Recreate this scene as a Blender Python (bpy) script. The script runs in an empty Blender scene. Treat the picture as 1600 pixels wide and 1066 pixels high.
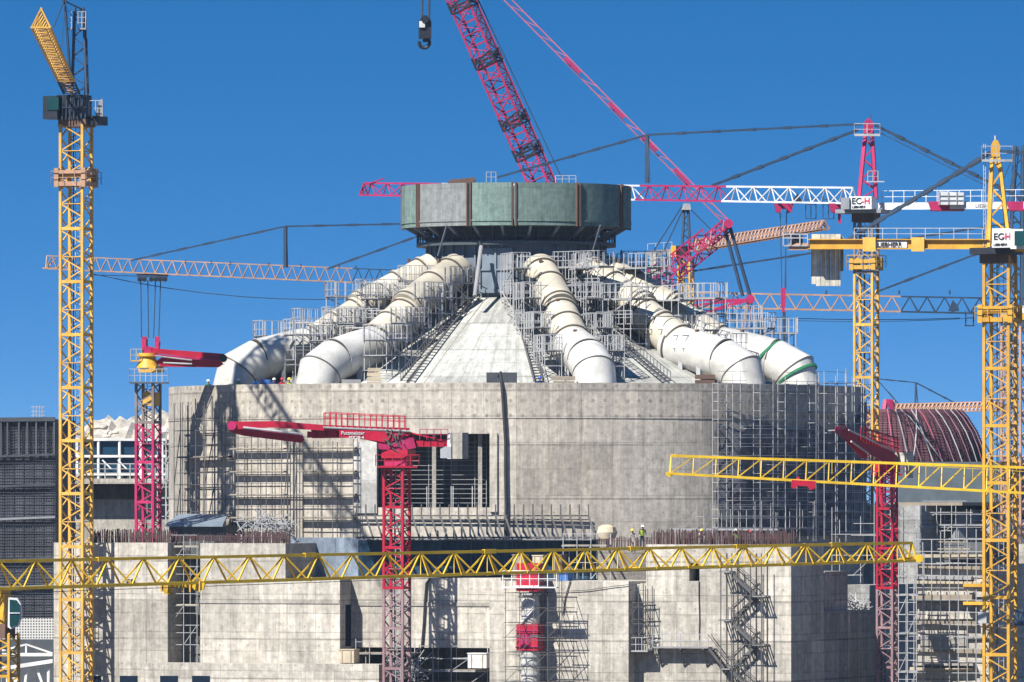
import bpy, math, random
from math import sin, cos, radians as R_, pi
from mathutils import Vector, Matrix
rnd = random.Random(7)
scene = bpy.context.scene
COL = scene.collection
# ------------------------------------------------------------------ scale of the view
D0 = 650.0                 # metres to the front walls
K = 0.05 / D0              # metres per photo pixel per metre of distance
HZ, CX, ZC = 790.0, 800.0, 16.0
TH = R_(20.0)              # the site grid is turned 20 degrees to the view
EU = Vector((cos(TH), -sin(TH), 0)); EV = Vector((sin(TH), cos(TH), 0)); EZ = Vector((0, 0, 1))
def P(px, py, Y): return Vector(((px-CX)*K*Y, Y, ZC+(HZ-py)*K*Y))
def ZY(py, Y): return ZC+(HZ-py)*K*Y
def F(u, v, z=0.0): return Vector((u*cos(TH)+v*sin(TH), D0-u*sin(TH)+v*cos(TH), z))
def U(px, v=0.0):
    k = (px-CX)*K
    return (k*(D0+v*cos(TH))-v*sin(TH))/(cos(TH)+k*sin(TH))
def YF(px, v=0.0): return F(U(px, v), v).y
def FZ(px, py, v=0.0): return ZY(py, YF(px, v))
# ------------------------------------------------------------------ mesh helpers
class MB:
    def __init__(s): s.v = []; s.f = []
    def bar(s, a, b, w, h=None, up=None):
        a = Vector(a); b = Vector(b); d = b-a
        if d.length < 1e-6: return s
        d.normalize(); h = h or w
        up = Vector(up) if up else (Vector((0, 0, 1)) if abs(d.z) < .95 else EU)
        x = d.cross(up).normalized(); y = x.cross(d).normalized()
        i = len(s.v)
        for c in (a, b):
            for sx, sy in ((-1, -1), (1, -1), (1, 1), (-1, 1)):
                s.v.append(c+x*(sx*w/2)+y*(sy*h/2))
        s.f += [(i, i+3, i+2, i+1), (i+4, i+5, i+6, i+7)]
        for k in range(4):
            n = (k+1) % 4
            s.f.append((i+k, i+n, i+4+n, i+4+k))
        return s
    def tube(s, a, b, r, n=10, r2=None, caps=True):
        a = Vector(a); b = Vector(b); d = (b-a).normalized()
        up = Vector((0, 0, 1)) if abs(d.z) < .95 else Vector((1, 0, 0))
        x = d.cross(up).normalized(); y = x.cross(d); i = len(s.v); r2 = r if r2 is None else r2
        for c, q in ((a, r), (b, r2)):
            for k in range(n):
                t = 2*pi*k/n; s.v.append(c+x*(q*cos(t))+y*(q*sin(t)))
        for k in range(n):
            m = (k+1) % n; s.f.append((i+k, i+m, i+n+m, i+n+k))
        if caps:
            s.f.append(tuple(range(i+n-1, i-1, -1))); s.f.append(tuple(range(i+n, i+2*n)))
        return s
    def hexa(s, c8):
        i = len(s.v); s.v += [Vector(c) for c in c8]
        for q in ((0, 3, 2, 1), (4, 5, 6, 7), (0, 1, 5, 4), (1, 2, 6, 5), (2, 3, 7, 6), (3, 0, 4, 7)):
            s.f.append(tuple(i+k for k in q))
        return s
    def fbox(s, u0, u1, v0, v1, z0, z1):       # box in the site grid
        return s.hexa([F(u0, v0, z0), F(u1, v0, z0), F(u1, v1, z0), F(u0, v1, z0),
                       F(u0, v0, z1), F(u1, v0, z1), F(u1, v1, z1), F(u0, v1, z1)])
    def box(s, c, sx, sy, sz, rot=0.0):        # centre, size, yaw
        c = Vector(c); ex = Vector((cos(rot), sin(rot), 0)); ey = Vector((-sin(rot), cos(rot), 0))
        L = []
        for dz in (-.5, .5):
            for dx, dy in ((-.5, -.5), (.5, -.5), (.5, .5), (-.5, .5)):
                L.append(c+ex*(dx*sx)+ey*(dy*sy)+EZ*(dz*sz))
        return s.hexa(L)
    def prism(s, pts, dvec):                   # closed outline extruded along dvec
        i = len(s.v); n = len(pts); d = Vector(dvec)
        s.v += [Vector(p) for p in pts]+[Vector(p)+d for p in pts]
        nr = Vector((0, 0, 0))
        for k in range(n): nr += Vector(pts[k]).cross(Vector(pts[(k+1) % n]))
        flip = nr.dot(d) > 0
        a = tuple(range(i, i+n)); b = tuple(range(i+n, i+2*n))
        s.f += [a[::-1] if flip else a, b if flip else b[::-1]]
        for k in range(n):
            m = (k+1) % n
            q = (i+k, i+m, i+n+m, i+n+k); s.f.append(q if flip else q[::-1])
        return s
    def slab(s, pxs, Y, t):                    # outline given where it stands at distance Y, t metres thick
        return s.prism([P(x, y, Y-t/2) for x, y in pxs], (0, t, 0))
    def lathe(s, prof, c, n=48, a0=0.0, a1=2*pi):
        i = len(s.v); full = abs(a1-a0-2*pi) < 1e-6; m = n if full else n+1; c = Vector(c)
        for r, z in prof:
            for k in range(m):
                t = a0+(a1-a0)*k/n; s.v.append(Vector((c.x+r*sin(t), c.y-r*cos(t), z)))
        for j in range(len(prof)-1):
            for k in range(n):
                q = (k+1) % m; s.f.append((i+j*m+k, i+j*m+q, i+(j+1)*m+q, i+(j+1)*m+k))
        return s
    def sweep(s, pts, r, nrm, n=32, caps=True):
        nrm = Vector(nrm).normalized(); i = len(s.v); L = len(pts)
        ds = [(pts[k+1]-pts[k]).normalized() for k in range(L-1)]
        for k, c in enumerate(pts):
            d = ds[min(k, L-2)] if k < L-1 else ds[-1]
            m = d if k in (0, L-1) else (ds[k-1]+ds[k]).normalized()
            b = nrm.cross(d)
            rr = r[k] if isinstance(r, (list, tuple)) else r
            for q in range(n):
                t = 2*pi*q/n; o = nrm*(rr*cos(t))+b*(rr*sin(t)); s.v.append(c+o-d*(o.dot(m)/d.dot(m)))
        for k in range(L-1):
            for q in range(n):
                w = (q+1) % n; s.f.append((i+k*n+q, i+k*n+w, i+(k+1)*n+w, i+(k+1)*n+q))
        if caps:
            s.f.append(tuple(range(i+n-1, i-1, -1))); s.f.append(tuple(range(i+(L-1)*n, i+L*n)))
        return s
    def build(s, name, mat, parent=None, smooth=False, label=None, kind=None, loc=None):
        if not s.v: return None
        off = Vector((0, 0, 0))
        if parent is not None:
            p = parent
            while p.parent: p = p.parent
            off = p.location.copy()
        elif loc is not None: off = Vector(loc)
        me = bpy.data.meshes.new(name)
        me.from_pydata([tuple(v-off) for v in s.v], [], s.f)
        me.materials.append(mat)
        if smooth:
            me.shade_smooth(); me.set_sharp_from_angle(angle=R_(30))
        o = bpy.data.objects.new(name, me); COL.objects.link(o)
        if parent is not None: o.parent = parent
        elif loc is not None: o.location = off
        if label: o['label'] = label
        if kind: o['kind'] = kind
        return o
def thing(name, label, cat, loc, group=None):
    o = bpy.data.objects.new(name, None); COL.objects.link(o); o.location = Vector(loc)
    o.empty_display_size = .5
    o['label'] = label; o['category'] = cat
    if group: o['group'] = group
    return o
def tag(o, label, cat, group=None):
    o['label'] = label; o['category'] = cat
    if group: o['group'] = group
    return o
def part_copy(o, dz=None, dv=None):
    c = o.copy(); COL.objects.link(c); c.parent = o.parent
    c.location = o.location+(Vector(dv) if dv is not None else Vector((0, 0, dz)))
    return c
def copy_tree(o, parent=None):
    c = o.copy(); COL.objects.link(c); c.parent = parent
    for ch in list(o.children): copy_tree(ch, c)
    return c
# ------------------------------------------------------------------ materials
class NT:
    def __init__(s, name):
        s.mat = bpy.data.materials.new(name); s.mat.use_nodes = True
        s.n = s.mat.node_tree.nodes; s.l = s.mat.node_tree.links
        s.b = s.n['Principled BSDF']; s.pos = s.n.new('ShaderNodeNewGeometry').outputs['Position']
        x = s.n.new('ShaderNodeSeparateXYZ'); s.l.new(s.pos, x.inputs[0]); s.x, s.y, s.z = x.outputs
    def set(s, sock, v):
        if isinstance(v, bpy.types.NodeSocket): s.l.new(v, sock)
        else: sock.default_value = v
    def m(s, op, a, b=None, c=None):
        q = s.n.new('ShaderNodeMath'); q.operation = op
        for i, v in enumerate((a, b, c)):
            if v is not None: s.set(q.inputs[i], v)
        return q.outputs[0]
    def comb(s, x, y, z):
        q = s.n.new('ShaderNodeCombineXYZ')
        for i, v in enumerate((x, y, z)): s.set(q.inputs[i], v)
        return q.outputs[0]
    def noise(s, vec, scale=1.0, detail=4.0, rough=.6):
        q = s.n.new('ShaderNodeTexNoise'); s.set(q.inputs['Vector'], vec)
        q.inputs['Scale'].default_value = scale; q.inputs['Detail'].default_value = detail; q.inputs['Roughness'].default_value = rough
        return q.outputs['Fac']
    def white(s, vec):
        q = s.n.new('ShaderNodeTexWhiteNoise'); s.set(q.inputs['Vector'], vec); return q.outputs['Value']
    def mr(s, f, a, b, c, d):
        q = s.n.new('ShaderNodeMapRange'); q.interpolation_type = 'SMOOTHSTEP'
        for i, v in enumerate((f, a, b, c, d)): s.set(q.inputs[i], v)
        return q.outputs[0]
    def mix(s, f, a, b):
        q = s.n.new('ShaderNodeMix'); q.data_type = 'RGBA'
        s.set(q.inputs[0], f)
        for i, v in ((6, a), (7, b)): s.set(q.inputs[i], v if isinstance(v, bpy.types.NodeSocket) else (*v, 1))
        return q.outputs[2]
    def scale(s, col, f):
        q = s.n.new('ShaderNodeVectorMath'); q.operation = 'SCALE'
        s.set(q.inputs[0], col if isinstance(col, bpy.types.NodeSocket) else col); s.set(q.inputs[3], f); return q.outputs[0]
    def bump(s, h, st, dist=.05):
        q = s.n.new('ShaderNodeBump'); q.inputs['Strength'].default_value = st; q.inputs['Distance'].default_value = dist
        s.l.new(h, q.inputs['Height']); s.l.new(q.outputs[0], s.b.inputs['Normal'])
    def fin(s, col, rough=.8, metal=0.0, spec=.3):
        s.set(s.b.inputs['Base Color'], col if isinstance(col, bpy.types.NodeSocket) else (*col, 1))
        s.set(s.b.inputs['Roughness'], rough); s.b.inputs['Metallic'].default_value = metal
        s.b.inputs['Specular IOR Level'].default_value = spec
        return s.mat
def paint(name, col, rough=.5, wear=.35, spec=.35, dirt=(.16, .11, .07), metal=0.0):
    t = NT(name)
    n1 = t.noise(t.pos, .8, 5); n2 = t.noise(t.pos, 4.0, 4)
    oi = t.n.new('ShaderNodeObjectInfo').outputs['Random']
    dr = t.noise(t.comb(t.m('MULTIPLY', t.x, 2.2), t.m('MULTIPLY', t.y, 2.2), t.m('MULTIPLY', t.z, .22)), 1.0, 4, .65)
    c = t.scale(col, t.m('MULTIPLY', t.mr(n1, .3, .7, .82, 1.12), t.mr(oi, 0.0, 1.0, .86, 1.08)))
    c = t.mix(t.mr(n2, .56, .74, 0.0, wear), c, dirt)
    c = t.mix(t.mr(dr, .56, .74, 0.0, wear*.8), c, dirt)
    return t.fin(c, rough, metal, spec)
def concrete(name, base, pu=2.4, pv=1.2, cyl=None, seam=.35, streak=.22, var=.13, dots=None, tint=(.42, .36, .27), tintw=.35, blot=.35):
    t = NT(name)
    if cyl:
        cx, cy, r = cyl
        u = t.m('MULTIPLY', t.m('ARCTAN2', t.m('SUBTRACT', t.x, cx), t.m('SUBTRACT', cy, t.y)), r)
    else:
        a = t.m('ADD', t.m('MULTIPLY', t.x, cos(TH)+sin(TH)), t.m('MULTIPLY', t.y, cos(TH)-sin(TH))); u = a
    z = t.z
    n1 = t.noise(t.comb(t.m('MULTIPLY', u, .13), 0.0, t.m('MULTIPLY', z, .16)), 1.0, 5)
    n2 = t.noise(t.comb(t.m('MULTIPLY', u, 1.5), 0.0, t.m('MULTIPLY', z, .09)), 1.0, 5, .65)
    n3 = t.noise(t.comb(u, 0.0, z), 1.7, 7, .7)
    n4 = t.noise(t.comb(t.m('ADD', u, 70.0), 0.0, t.m('MULTIPLY', z, .6)), .33, 4, .7)
    up = t.m('DIVIDE', u, pu); zp = t.m('DIVIDE', z, pv)
    w = t.white(t.comb(t.m('FLOOR', up), 0.0, t.m('FLOOR', zp)))
    f = t.mr(n1, .3, .7, 1-var, 1+var*.55)
    f = t.m('MULTIPLY', f, t.mr(n2, .32, .66, 1-streak, 1+streak*.45))
    f = t.m('MULTIPLY', f, t.mr(n3, .3, .72, .74, 1.18))
    f = t.m('MULTIPLY', f, t.mr(w, 0.0, 1.0, .90, 1.06))
    pz = t.m('DIVIDE', t.m('ADD', z, .7), pv*2.05); pu3 = t.m('DIVIDE', u, pu*3.0)
    w2 = t.white(t.comb(t.m('FLOOR', pu3), 7.0, t.m('FLOOR', pz)))
    f = t.m('MULTIPLY', f, t.mr(w2, 0.0, 1.0, .84, 1.10))
    fine = t.noise(t.comb(t.m('MULTIPLY', u, 5.0), 3.0, t.m('MULTIPLY', z, .35)), 1.0, 4, .7)
    f = t.m('MULTIPLY', f, t.mr(fine, .35, .7, .86, 1.08))
    # form seams, fading in and out along the wall
    def line(q, wid):
        e = t.m('ABSOLUTE', t.m('SUBTRACT', t.m('FRACT', q), .5)); return t.mr(e, .5-wid, .5-wid*.3, 0.0, 1.0)
    s = t.m('MAXIMUM', line(up, .05/pu), line(zp, .06/pv))
    s = t.m('MULTIPLY', s, t.mr(n4, .38, .6, .25, 1.0))
    s = t.m('MAXIMUM', s, t.m('MULTIPLY', line(pz, .05/pv), t.mr(n1, .35, .6, .3, 1.3)))
    f = t.m('MULTIPLY', f, t.m('SUBTRACT', 1.0, t.m('MULTIPLY', s, seam)))
    # small tie holes
    dx = t.m('SUBTRACT', t.m('FRACT', t.m('DIVIDE', t.m('ADD', u, .3), pu/2)), .5); dz = t.m('SUBTRACT', t.m('FRACT', t.m('DIVIDE', t.m('ADD', z, .3), pv)), .5)
    rr = t.m('SQRT', t.m('ADD', t.m('POWER', t.m('MULTIPLY', dx, pu/2), 2.0), t.m('POWER', t.m('MULTIPLY', dz, pv), 2.0)))
    hol = t.m('MULTIPLY', t.mr(rr, .05, .12, 1.0, 0.0), t.mr(w, .3, .8, 0.0, 1.0))
    f = t.m('MULTIPLY', f, t.m('SUBTRACT', 1.0, t.m('MULTIPLY', hol, .32)))
    if dots:
        z0, z1, gap, rad = dots
        ex = t.m('SUBTRACT', t.m('FRACT', t.m('DIVIDE', u, gap)), .5); ez = t.m('SUBTRACT', t.m('FRACT', t.m('DIVIDE', z, gap*1.25)), .5)
        r2 = t.m('SQRT', t.m('ADD', t.m('POWER', t.m('MULTIPLY', ex, gap), 2.0), t.m('POWER', t.m('MULTIPLY', ez, gap*1.25), 2.0)))
        dd = t.m('MULTIPLY', t.mr(r2, rad*.6, rad*1.3, 1.0, 0.0), t.m('MULTIPLY', t.m('GREATER_THAN', z, z0), t.m('LESS_THAN', z, z1)))
        dd = t.m('MULTIPLY', dd, t.mr(n1, .4, .6, .35, 1.0))
        f = t.m('MULTIPLY', f, t.m('SUBTRACT', 1.0, t.m('MULTIPLY', dd, .42)))
    bl = t.mr(t.noise(t.comb(t.m('MULTIPLY', u, .8), 5.0, t.m('MULTIPLY', z, .7)), 1.0, 8, .72), .57, .72, 0.0, blot)
    f = t.m('MULTIPLY', f, t.m('SUBTRACT', 1.0, bl))
    c = t.mix(t.mr(n2, .5, .75, 0.0, tintw), base, tint)
    c = t.scale(c, f)
    t.bump(n3, .5, .08)
    return t.fin(c, .92, 0.0, .2)
def plain(name, col, rough=.6, metal=0.0, spec=.3, nz=.15, sc=1.5):
    t = NT(name); c = t.scale(col, t.mr(t.noise(t.pos, sc, 4), .3, .7, 1-nz, 1+nz)); return t.fin(c, rough, metal, spec)
CYC = (0.35, 690.0, 28.8)
M = {}
CON = (.47, .438, .385)
M['conc'] = concrete('weathered concrete', CON, 2.4, 1.5)
M['conc2'] = concrete('smooth grey concrete', (.41, .385, .345), 2.7, 3.0, seam=.2, blot=.15)
M['conc_mid'] = concrete('shade-grey concrete', (.30, .30, .295), 2.4, 1.5)  # greyed copy of the wall concrete, shade put into the colour
M['conc_dark'] = concrete('shade-dark concrete', (.13, .135, .14), 2.4, 1.5)  # dark tone paints in the shade of openings, recesses and ledge
M['cyl'] = concrete('round wall concrete', (.45, .412, .358), 2.6, 2.1, cyl=CYC, seam=.32, streak=.18, var=.12, dots=(22.6, 27.0, .95, .16), tint=(.46, .39, .27), tintw=.4, blot=.16)
M['pale'] = concrete('pale render', (.41, .405, .39), 9.0, 9.0, cyl=CYC, seam=.1, streak=.08, var=.06, blot=.05, tintw=.1)
M['dome'] = concrete('pale dome concrete', (.37, .37, .345), 1.6, 1.1, cyl=(CYC[0], CYC[1], 16.0), seam=.22, streak=.14, var=.1, tint=(.5, .5, .42), tintw=.25, blot=.16)
M['yellow'] = paint('crane yellow paint', (.55, .30, .03), wear=.5)
M['amber'] = paint('crane amber paint', (.55, .32, .06), wear=.5)
M['rustor'] = paint('faded orange paint', (.40, .235, .15), wear=.4)
M['red'] = paint('boom red paint', (.40, .006, .032), wear=.18, dirt=(.2, .03, .04))
M['magenta'] = paint('crane magenta paint', (.35, .016, .085), wear=.25, dirt=(.2, .04, .06))
M['fadedred'] = paint('sun faded red paint', (.40, .10, .15), wear=.3)
M['white'] = paint('white paint', (.62, .62, .61), wear=.2)
M['navy'] = paint('dark blue steel', (.022, .045, .085), wear=.2)
M['black'] = paint('black machinery paint', (.012, .016, .026), wear=.15)
M['galv'] = paint('galvanised tube', (.33, .335, .345), .55, .4, .3)
M['galvd'] = paint('worn dark tube', (.085, .083, .085), .65, .3)
M['plank'] = paint('scaffold plank', (.27, .23, .18), .85, .4)
M['plankg'] = paint('grey scaffold plank', (.24, .24, .25), .8, .3)
RC = (0.35, 690.0, 9.5)
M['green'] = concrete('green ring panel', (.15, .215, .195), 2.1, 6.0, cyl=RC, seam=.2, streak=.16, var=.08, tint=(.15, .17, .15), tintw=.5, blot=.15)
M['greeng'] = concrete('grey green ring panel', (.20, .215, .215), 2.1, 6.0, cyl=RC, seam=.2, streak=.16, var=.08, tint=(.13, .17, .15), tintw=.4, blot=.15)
M['greend'] = concrete('shaded green ring panel', (.12, .19, .178), 2.1, 6.0, cyl=RC, seam=.2, streak=.16, var=.08, tint=(.06, .1, .1), tintw=.4, blot=.15)
M['brown'] = paint('rusty post', (.11, .065, .05), .8, .3)
M['slate'] = paint('slate blue steel', (.15, .185, .225), .5, .2)
M['slated'] = paint('dark slate steel', (.06, .08, .095), .6, .2)
M['duct'] = paint('cream duct steel', (.42, .385, .31), .42, .35, .4, (.42, .27, .15))
M['ductw'] = paint('white duct steel', (.47, .46, .43), .38, .15, .45, (.5, .42, .3))
M['seal'] = plain('dark duct joint', (.07, .06, .055))
M['rebar'] = paint('rusty rebar', (.075, .042, .045), .9, .3)
M['rebarp'] = paint('purple rusted rebar', (.13, .055, .07), .9, .3)
M['glass'] = plain('dark blue glass', (.012, .04, .075), .2, 0, .3, .3, .3)
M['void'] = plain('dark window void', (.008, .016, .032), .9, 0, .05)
M['teal'] = plain('tinted cab glass', (.008, .04, .042), .15, 0, .35)
M['membrane'] = concrete('dark blue membrane', (.018, .05, .095), 3.0, 9.0, seam=.5, streak=.3, tint=(.05, .1, .16), tintw=.5)
M['membranel'] = concrete('faded blue membrane', (.22, .27, .34), 3.0, 9.0, seam=.4, tint=(.1, .16, .24), tintw=.6)
M['ballast'] = concrete('ballast block', (.55, .52, .44), .75, 20.0, seam=.5)
M['timber'] = paint('yellow timber', (.42, .36, .26), .85, .4)
M['net'] = plain('dark flank sheet', (.12, .12, .135), .95, 0, .1, .45, .8)
M['netb'] = plain('grey scaffold net', (.12, .12, .145), .95, 0, .1, .4, .5)
M['shed'] = paint('grey cladding', (.24, .255, .28), .7, .2)
M['sheddk'] = paint('dark cladding', (.055, .065, .08), .7, .2)
M['fabric'] = plain('white sheeting', (.6, .58, .56), .9, 0, .1, .3)
M['tarp'] = plain('blue tarpaulin', (.04, .13, .35), .7)
M['rock'] = plain('pale rock', (.55, .50, .43), .95, 0, .1, .4, .15)
M['skin'] = plain('skin', (.35, .2, .14), .6)
M['rubber'] = plain('black rubber hose', (.03, .03, .035), .6)
M['cloth'] = plain('navy work clothes', (.03, .045, .09), .9)
M['greencloth'] = plain('green work clothes', (.05, .14, .08), .9)
M['redcloth'] = plain('red work clothes', (.5, .02, .03), .9)
M['hivis'] = plain('yellow green vest', (.5, .65, .05), .8)
M['strap'] = plain('green lifting strap', (.02, .15, .07), .8)
M['mauve_rib'] = paint('mauve rib', (.22, .12, .15))
M['ink'] = plain('black lettering', (.012, .012, .015), .6)
M['redink'] = plain('red lettering', (.5, .02, .06), .6)
# ------------------------------------------------------------------ lettering
def text(s, size, at, mat, parent, yaw=0.0, name='lettering', stretch=1.0, depth=.02):
    cu = bpy.data.curves.new('lettering', 'FONT'); cu.body = s; cu.size = size; cu.extrude = depth; cu.offset = size*.014
    o = bpy.data.objects.new('lettering_source', cu); COL.objects.link(o)
    bpy.context.view_layer.update()
    dg = bpy.context.evaluated_depsgraph_get()
    me = bpy.data.meshes.new_from_object(o.evaluated_get(dg))
    bpy.data.objects.remove(o)
    p = parent
    while p.parent: p = p.parent
    T = Matrix.Translation(Vector(at)-p.location) @ Matrix.Rotation(yaw, 4, 'Z') @ Matrix.Rotation(pi/2, 4, 'X') @ Matrix.Diagonal((stretch, 1, 1, 1))
    me.transform(T); me.materials.clear(); me.materials.append(mat)
    q = bpy.data.objects.new(name, me); COL.objects.link(q); q.parent = parent
    return q
# ------------------------------------------------------------------ lattice helpers
def mast(root, x, y, z0, z1, w, sec, mat, chord=.16, brace=.08, nz=4, rot=-TH, ladder=True, mats=None, faces=4):
    ex = Vector((cos(rot), sin(rot), 0)); ey = Vector((-sin(rot), cos(rot), 0)); c = Vector((x, y, 0))
    n = max(1, int(round((z1-z0)/sec))); sec = (z1-z0)/n
    cor = [c+ex*(a*w/2)+ey*(b*w/2) for a, b in ((-1, -1), (1, -1), (1, 1), (-1, 1))]
    mb = MB()
    for q in cor: mb.bar(q+EZ*z0, q+EZ*(z0+sec), chord, chord, up=ey)
    for k in range(faces):
        a, b = cor[k], cor[(k+1) % 4]
        mb.bar(a+EZ*(z0+chord*.6), b+EZ*(z0+chord*.6), chord*.7, chord*1.1)
        st = sec/nz
        for j in range(nz):
            p, q = (a, b) if j % 2 == 0 else (b, a)
            mb.bar(p+EZ*(z0+j*st), q+EZ*(z0+(j+1)*st), brace)
            if j == nz//2: mb.bar(a+EZ*(z0+j*st), b+EZ*(z0+j*st), brace*.7)
    proto = mb.build('mast_section', mat, root)
    out = [proto]
    for k in range(1, n):
        out.append(part_copy(proto, k*sec))
    if mats:
        meshes = {mat.name: proto.data}
        for k, o in enumerate(out):
            mm = mats((k+.5)/n)
            if mm.name not in meshes:
                me = proto.data.copy(); me.materials[0] = mm; meshes[mm.name] = me
            o.data = meshes[mm.name]
    if ladder:
        MB().bar(c-ex*(w*.12)+EZ*z0, c-ex*(w*.12)+EZ*(z1-.5), .07).build('power_cable', M['navy'], root)
        lb = MB(); o = c+ey*(w*.18)
        for s_ in (-.2, .2): lb.bar(o+ex*s_+EZ*z0, o+ex*s_+EZ*z1, .05)
        z = z0
        while z < z1: lb.bar(o-ex*.22+EZ*z, o+ex*.22+EZ*z, .035); z += .45
        for k in range(n):
            zz = z0+k*sec+sec*.5
            lb.hexa([c+ex*(a*w*.34)+ey*(b*w*.3)+EZ*(zz+d) for d in (0, .05) for a, b in ((-1, -1), (1, -1), (1, 1), (-1, 1))])
        lb.build('ladder', M['galv'], root)
    return sec
def jib(root, a, b, w, h0, h1, n, chord, brace, mats, tri=True, per=3, name='jib_section', wtip=None, mid=False, style='V'):
    """lattice jib: a, b middle of the bottom; top chord h0..h1 above; every few bays are one section"""
    a = Vector(a); b = Vector(b); d = (b-a).normalized(); side = d.cross(EZ).normalized(); upv = side.cross(d).normalized()
    wtip = w if wtip is None else wtip
    def L(t, s_): return a.lerp(b, t)+side*(s_*(w+(wtip-w)*t)/2)
    def T(t, s_=0): return a.lerp(b, t)+upv*(h0+(h1-h0)*t)+(side*(s_*(w+(wtip-w)*t)/2) if not tri else Vector((0, 0, 0)))
    out = []
    k = 0
    while k < n:
        e = min(n, k+per); mb = MB(); t0, t1 = k/n, e/n
        for s_ in (-1, 1): mb.bar(L(t0, s_), L(t1, s_), chord)
        tops = (0,) if tri else (-1, 1)
        for s_ in tops: mb.bar(T(t0, s_), T(t1, s_), chord*1.05)
        for j in range(k, e):
            q0, q1 = j/n, (j+1)/n; qm = (q0+q1)/2
            for s_ in (-1, 1):
                if style == 'N': mb.bar(L(q0, s_), T(q0, s_), brace*.8); mb.bar(T(q0, s_), L(q1, s_), brace*.8); continue
                mb.bar(L(q0, s_), T(qm, s_), brace); mb.bar(T(qm, s_), L(q1, s_), brace)
                if mid: mb.bar(T(qm, s_), L(qm, s_), brace*.6)
            mb.bar(L(q0, -1), L(q0, 1), brace*.8); mb.bar(L(q0, -1), L(q1, 1), brace*.7)
            if not tri: mb.bar(T(qm, -1), T(qm, 1), brace*.8)
        if e == n:
            for s_ in (-1, 1): mb.bar(L(1, s_), T(1, s_), brace*1.2)
            mb.bar(L(1, -1), L(1, 1), chord)
        if k == 0:
            for s_ in (-1, 1): mb.bar(L(0, s_), T(0, s_), brace*1.2)
        m_ = mats((t0+t1)/2) if callable(mats) else mats
        out.append(mb.build(name, m_, root)); k = e
    return out
def rope(root, a, b, r=.04, mat=None, name='rope', sag=0.0, n=8):
    mb = MB(); a = Vector(a); b = Vector(b)
    if sag == 0: mb.bar(a, b, r*2)
    else:
        pts = [a.lerp(b, k/n)-EZ*(sag*4*(k/n)*(1-k/n)) for k in range(n+1)]
        for k in range(n): mb.bar(pts[k], pts[k+1], r*2)
    return mb.build(name, mat or M['navy'], root)
def tie(root, a, b, w=.13, mat=None, name='tie_bar', joints=6):
    a = Vector(a); b = Vector(b); mb = MB().bar(a, b, w); L = (b-a).length
    d = (b-a).normalized()
    for k in range(1, joints):
        c = a.lerp(b, k/joints); mb.bar(c-d*.45, c+d*.45, w*1.5)
    return mb.build(name, mat or M['navy'], root)
def rail(mb, pts, h=1.1, post=1.2, t=.05, mids=(.55,)):
    """guard rail along a polyline"""
    for a, b in zip(pts[:-1], pts[1:]):
        a = Vector(a); b = Vector(b); L = (b-a).length; n = max(1, int(round(L/post)))
        for k in range(n+1):
            c = a.lerp(b, k/n); mb.bar(c, c+EZ*h, t)
        mb.bar(a+EZ*h, b+EZ*h, t)
        for m_ in mids: mb.bar(a+EZ*(h*m_), b+EZ*(h*m_), t*.8)
    return mb
# ================================================================== GROUND, SKY, SUN, CAMERA
def ground():
    t = NT('site ground')
    c = t.mix(t.mr(t.noise(t.pos, .05, 6), .35, .65, 0, 1), (.17, .15, .12), (.12, .105, .085))
    c = t.scale(c, t.mr(t.noise(t.pos, .7, 6), .3, .7, .8, 1.15))
    m = t.fin(c, .95, 0, .1)
    mb = MB(); N = 12
    xs = [-9000, -2500, -800, -200, 0, 200, 800, 2500, 9000]; ys = [-400, 0, 300, 500, 700, 900, 1500, 4000, 16000]
    for y in ys:
        for x in xs: mb.v.append(Vector((x, y, 0)))
    for j in range(8):
        for i in range(8): mb.f.append((j*9+i, j*9+i+1, (j+1)*9+i+1, (j+1)*9+i))
    mb.build('ground', m, kind='structure')
ground()
SUN_AZ, SUN_EL = R_(41), R_(47)     # 41 degrees left of the line back to the camera
sun_dir = Vector((-sin(SUN_AZ)*cos(SUN_EL), -cos(SUN_AZ)*cos(SUN_EL), sin(SUN_EL)))
sl = bpy.data.lights.new('sun', 'SUN'); sl.energy = 5.0; sl.angle = R_(.53); sl.color = (1.0, .955, .87)
so = bpy.data.objects.new('sun', sl); COL.objects.link(so); so.rotation_euler = sun_dir.to_track_quat('Z', 'Y').to_euler()
w = bpy.data.worlds.new('World'); scene.world = w; w.use_nodes = True
wn, wl = w.node_tree.nodes, w.node_tree.links
bg = wn['Background']
sky = wn.new('ShaderNodeTexSky'); sky.sky_type = 'NISHITA'; sky.sun_disc = False
sky.sun_elevation = SUN_EL; sky.sun_rotation = math.atan2(sun_dir.x, sun_dir.y)
sky.air_density = 1.0; sky.dust_density = 0.1; sky.ozone_density = 3.0; sky.altitude = 50
tc = wn.new('ShaderNodeTexCoord'); ad = wn.new('ShaderNodeVectorMath'); ad.operation = 'ADD'; ad.inputs[1].default_value = (0, 0, .24)
nm = wn.new('ShaderNodeVectorMath'); nm.operation = 'NORMALIZE'
mu = wn.new('ShaderNodeVectorMath'); mu.operation = 'MULTIPLY'; mu.inputs[1].default_value = (1, 1, 6.0)
hs = wn.new('ShaderNodeHueSaturation'); hs.inputs['Saturation'].default_value = 1.38; hs.inputs['Value'].default_value = 1.0
wl.new(tc.outputs['Generated'], mu.inputs[0]); wl.new(mu.outputs[0], ad.inputs[0]); wl.new(ad.outputs[0], nm.inputs[0]); wl.new(nm.outputs[0], sky.inputs['Vector'])
wl.new(sky.outputs[0], hs.inputs['Color']); wl.new(hs.outputs[0], bg.inputs['Color']); bg.inputs['Strength'].default_value = .085
cam = bpy.data.cameras.new('camera'); co = bpy.data.objects.new('camera', cam); COL.objects.link(co)
co.location = (0, 0, ZC); co.rotation_euler = (pi/2, 0, 0)
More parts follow.
